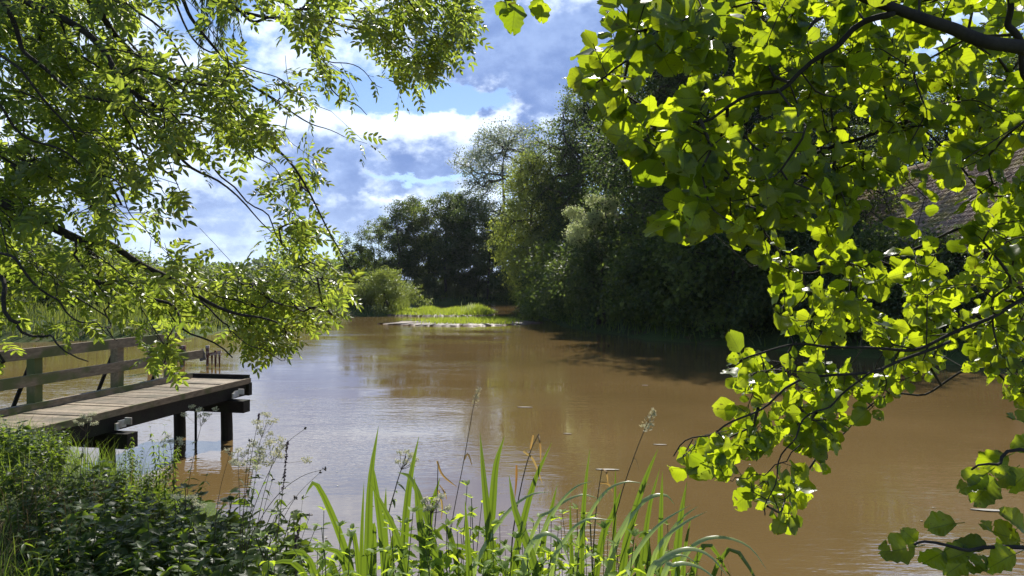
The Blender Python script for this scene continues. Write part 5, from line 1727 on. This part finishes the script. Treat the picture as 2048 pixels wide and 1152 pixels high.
    ms = [([(533, 848), (515, 900), (500, 970), (490, 1060)], 5.2, 'meadowsweet with the brightest cream head beside the outer pile', 1.2), ([(410, 825), (395, 880), (380, 950), (370, 1030)], 6.0, 'meadowsweet with a loose pale head between the two outer piles', 1.1), ([(340, 880), (345, 930), (350, 1000)], 5.8, 'meadowsweet with a dull head before the shaded pile', 1.0),
          ([(520, 905), (510, 960), (500, 1040)], 5.0, 'meadowsweet with a faded head below the brightest one', 1.6), ([(552, 900), (535, 960), (515, 1050)], 5.1, 'meadowsweet with a spreading seedy head beside the purple spike', 1.5), ([(475, 905), (478, 970), (480, 1040)], 5.4, 'meadowsweet with a thin greenish head under the deck corner', 1.2),
          ([(385, 1000), (380, 1040), (378, 1090)], 4.9, 'meadowsweet with a low cream head in the herb patch', .9), ([(865, 1005), (860, 1060), (858, 1150)], 2.05, 'meadowsweet with a dense cream head in front of the iris', .42), ([(812, 912), (790, 980), (770, 1080)], 2.6, 'meadowsweet with airy pale heads above the nettles', .5), ([(178, 838), (165, 900), (160, 960)], 6.2, 'meadowsweet with a pale head at the deck edge', 1.0)]
    for st, d, lb, k in ms:
        pp = blade_path(st, d, 20)
        root = empty('meadowsweet', pp[0])
        tag(root, lb, 'flower', 'meadowsweet on the near bank')
        s = MB()
        s.tube(pp, np.linspace(.0035, .0015, 20), 5)
        top = pp[-1]
        s0 = []
        for b in range(9):
            fl = MB()
            e = top + np.array([r.normal(0, .055), r.normal(0, .04), r.uniform(-.06, .05)]) * k
            s.tube([pp[-3], (pp[-3] + e) / 2 + [0, 0, -.008 * k], e], .0009, 4)
            n = 60
            fl.scatter(rhomb(.45), e + np.clip(r.normal(size=(n, 3)), -1.5, 1.5) * [.012 * k, .012 * k, .008 * k], rvec(n, r), rvec(n, r), np.full(n, .009 * max(k, .6)))
            s0.append(fl)
        shift_mb(s, pp[0]).build('stem', M['redstem'], root)
        for fl in s0:
            shift_mb(fl, pp[0]).build('flower_cluster', M['cream'], root)
        lf = MB()
        o = np.repeat(pp[6:16], 2, 0)
        lf.scatter(T_lance[0], o, rvec(len(o), r) * [1, 1, .3], rvec(len(o), r) * .3 + [0, 0, 1], r.uniform(.04, .09, len(o)) * min(k, 1))
        shift_mb(lf, pp[0]).build('foliage', M['herb'], root)
    # purple loosestrife spike
    st = [(575, 882), (568, 960), (556, 1050), (550, 1120)]
    for st, d, lb, nl in (([(575, 882), (569, 950), (560, 1030), (550, 1120)], 4.2, 'dark loosestrife spike gone to seed, tallest against the blue water', .30), ([(519, 828), (505, 900), (490, 1000), (480, 1080)], 4.6, 'thin dark seed spike rising over the brightest cream head', .06), ([(597, 1058), (590, 1100), (592, 1150)], 3.4, 'short dark seed spike at the open water', .10)):
        pp = blade_path(st, d, 30)
        root = empty('loosestrife', pp[0])
        tag(root, lb, 'flower', 'dark seed spikes on the near bank')
        shift_mb(MB().tube(pp, np.linspace(.003, .0015, 30), 5), pp[0]).build('stem', M['redstem'], root)
        m = pp[:, 2] > pp[-1, 2] - nl
        q = pp[m]
        n = 150 if nl > .2 else 50
        t = r.uniform(0, len(q) - 1.01, n)
        i = t.astype(int)
        o = q[i] + (q[np.minimum(i + 1, len(q) - 1)] - q[i]) * (t - i)[:, None]
        fl = MB()
        fl.scatter(rhomb(.4), o, rvec(n, r) + [0, 0, .5], rvec(n, r), r.uniform(.008, .014, n))
        shift_mb(fl, pp[0]).build('seed_spike', M['purple'], root)
        lf = MB()
        o = np.repeat(pp[12:24], 2, 0)
        lf.scatter(T_lance[0], o, rvec(len(o), r) * [1, 1, .2], rvec(len(o), r) * .3 + [0, 0, 1], r.uniform(.03, .06, len(o)))
        shift_mb(lf, pp[0]).build('foliage', M['herb'], root)
    # rushes
    ru = [([(611, 857), (575, 885), (545, 930), (510, 1010), (490, 1090)], 'rush arching highest beside the purple spike'), ([(650, 938), (605, 952), (560, 985), (520, 1040), (490, 1110)], 'rush arching farthest over the blue water'), ([(640, 945), (595, 990), (560, 1050), (530, 1120)], 'rush below the farthest arching one'), ([(590, 995), (560, 1030), (530, 1090)], 'short rush with a bent tip'),
          ([(500, 880), (492, 950), (486, 1050)], 'upright rush under the brightest cream head'), ([(545, 960), (528, 1020), (515, 1100)], 'leaning rush among the meadowsweet'), ([(460, 905), (440, 980), (430, 1060)], 'thin rush crossing the reflection of the deck'), ([(620, 1030), (600, 1090), (590, 1150)], 'short rush at the water beside the nettles')]
    for st, lb in ru:
        d = r.uniform(4.2, 5.0)
        pp = blade_path(st, d, 22)
        root = empty('rush_stem', pp[0])
        tag(root, lb, 'rush', 'rushes on the near bank')
        shift_mb(MB().tube(pp, np.linspace(.0032, .0012, 22), 5), pp[0]).build('stem', M['redstem'], root)
        m = MB()
        n = 10
        m.scatter(rhomb(.4), pp[-1] + np.clip(r.normal(size=(n, 3)), -1, 1) * .005, rvec(n, r), rvec(n, r), np.full(n, .013))
        shift_mb(m, pp[0]).build('seed_tuft', M['redstem'], root)


build_herbs()


def build_bank_grass():
    r = np.random.default_rng(12)
    n = 16000
    x = r.uniform(-9, -1.0, n)
    y = r.uniform(3.6, 10.5, n)
    d = pond_dist(x, y)
    a, b = proj(np.stack([x, y, ground_z(x, y)], 1))
    bare = np.exp(-(((a - 40) / 110) ** 2 + ((b - 1085) / 70) ** 2))
    q = (d > 0.1) & (a > -150) & (r.uniform(0, 1, n) > bare * .95)
    x, y = x[q], y[q]
    mb = MB()
    blades(mb, np.stack([x, y, ground_z(x, y) - .02], 1), r.uniform(.10, .42, len(x)), r.normal(0, .4, (len(x), 2)), np.full(len(x), .007))
    # a narrow strip under the nettles
    m = 3000
    xx = r.uniform(-1.3, 1.6, m)
    yy = r.uniform(1.6, 3.5, m)
    blades(mb, np.stack([xx, yy, ground_z(xx, yy) - .02], 1), r.uniform(.2, .6, m), r.normal(0, .35, (m, 2)), np.full(m, .007))
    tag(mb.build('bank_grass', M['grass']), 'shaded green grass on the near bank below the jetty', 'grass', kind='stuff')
    m = 2600
    xx = r.uniform(-4.6, -1.6, m)
    yy = r.uniform(3.8, 6.0, m)
    mb = MB()
    blades(mb, np.stack([xx, yy, ground_z(xx, yy) - .01], 1), r.uniform(.06, .16, m), r.normal(0, 1.6, (m, 2)), np.full(m, .005))
    # dead leaf blades among the iris feet
    k = 260
    xx = r.uniform(-.45, .75, k)
    yy = r.uniform(1.9, 2.6, k)
    blades(mb, np.stack([xx, yy, ground_z(xx, yy) - .01], 1), r.uniform(.4, .95, k), r.normal(0, .3, (k, 2)), np.full(k, .005))
    k = 420
    xx = r.uniform(-3.4, -1.2, k)
    yy = r.uniform(4.4, 6.6, k)
    q = pond_dist(xx, yy) > .1
    xx, yy = xx[q], yy[q]
    k = len(xx)
    blades(mb, np.stack([xx, yy, ground_z(xx, yy) - .01], 1), r.uniform(.35, .85, k), r.normal(0, .35, (k, 2)), np.full(k, .005))
    tag(mb.build('dry_grass', M['straw']), 'dry straw coloured grass lying on the bare soil and among iris feet', 'grass', kind='stuff')


build_bank_grass()

def build_haze():
    m, nt = new_mat('pale_air')
    v = N(nt, 'ShaderNodeVolumePrincipled', ins={'Color': (0.86, 0.92, 1.0, 1), 'Density': 0.0001, 'Anisotropy': 0.3})
    o_ = nt.nodes.new('ShaderNodeOutputMaterial')
    nt.links.new(v.outputs[0], o_.inputs['Volume'])
    mb = MB().box([0, 190, 13], [800, 420, 34])
    tag(mb.build('haze', m), kind='stuff')


build_haze()
bpy.context.view_layer.update()
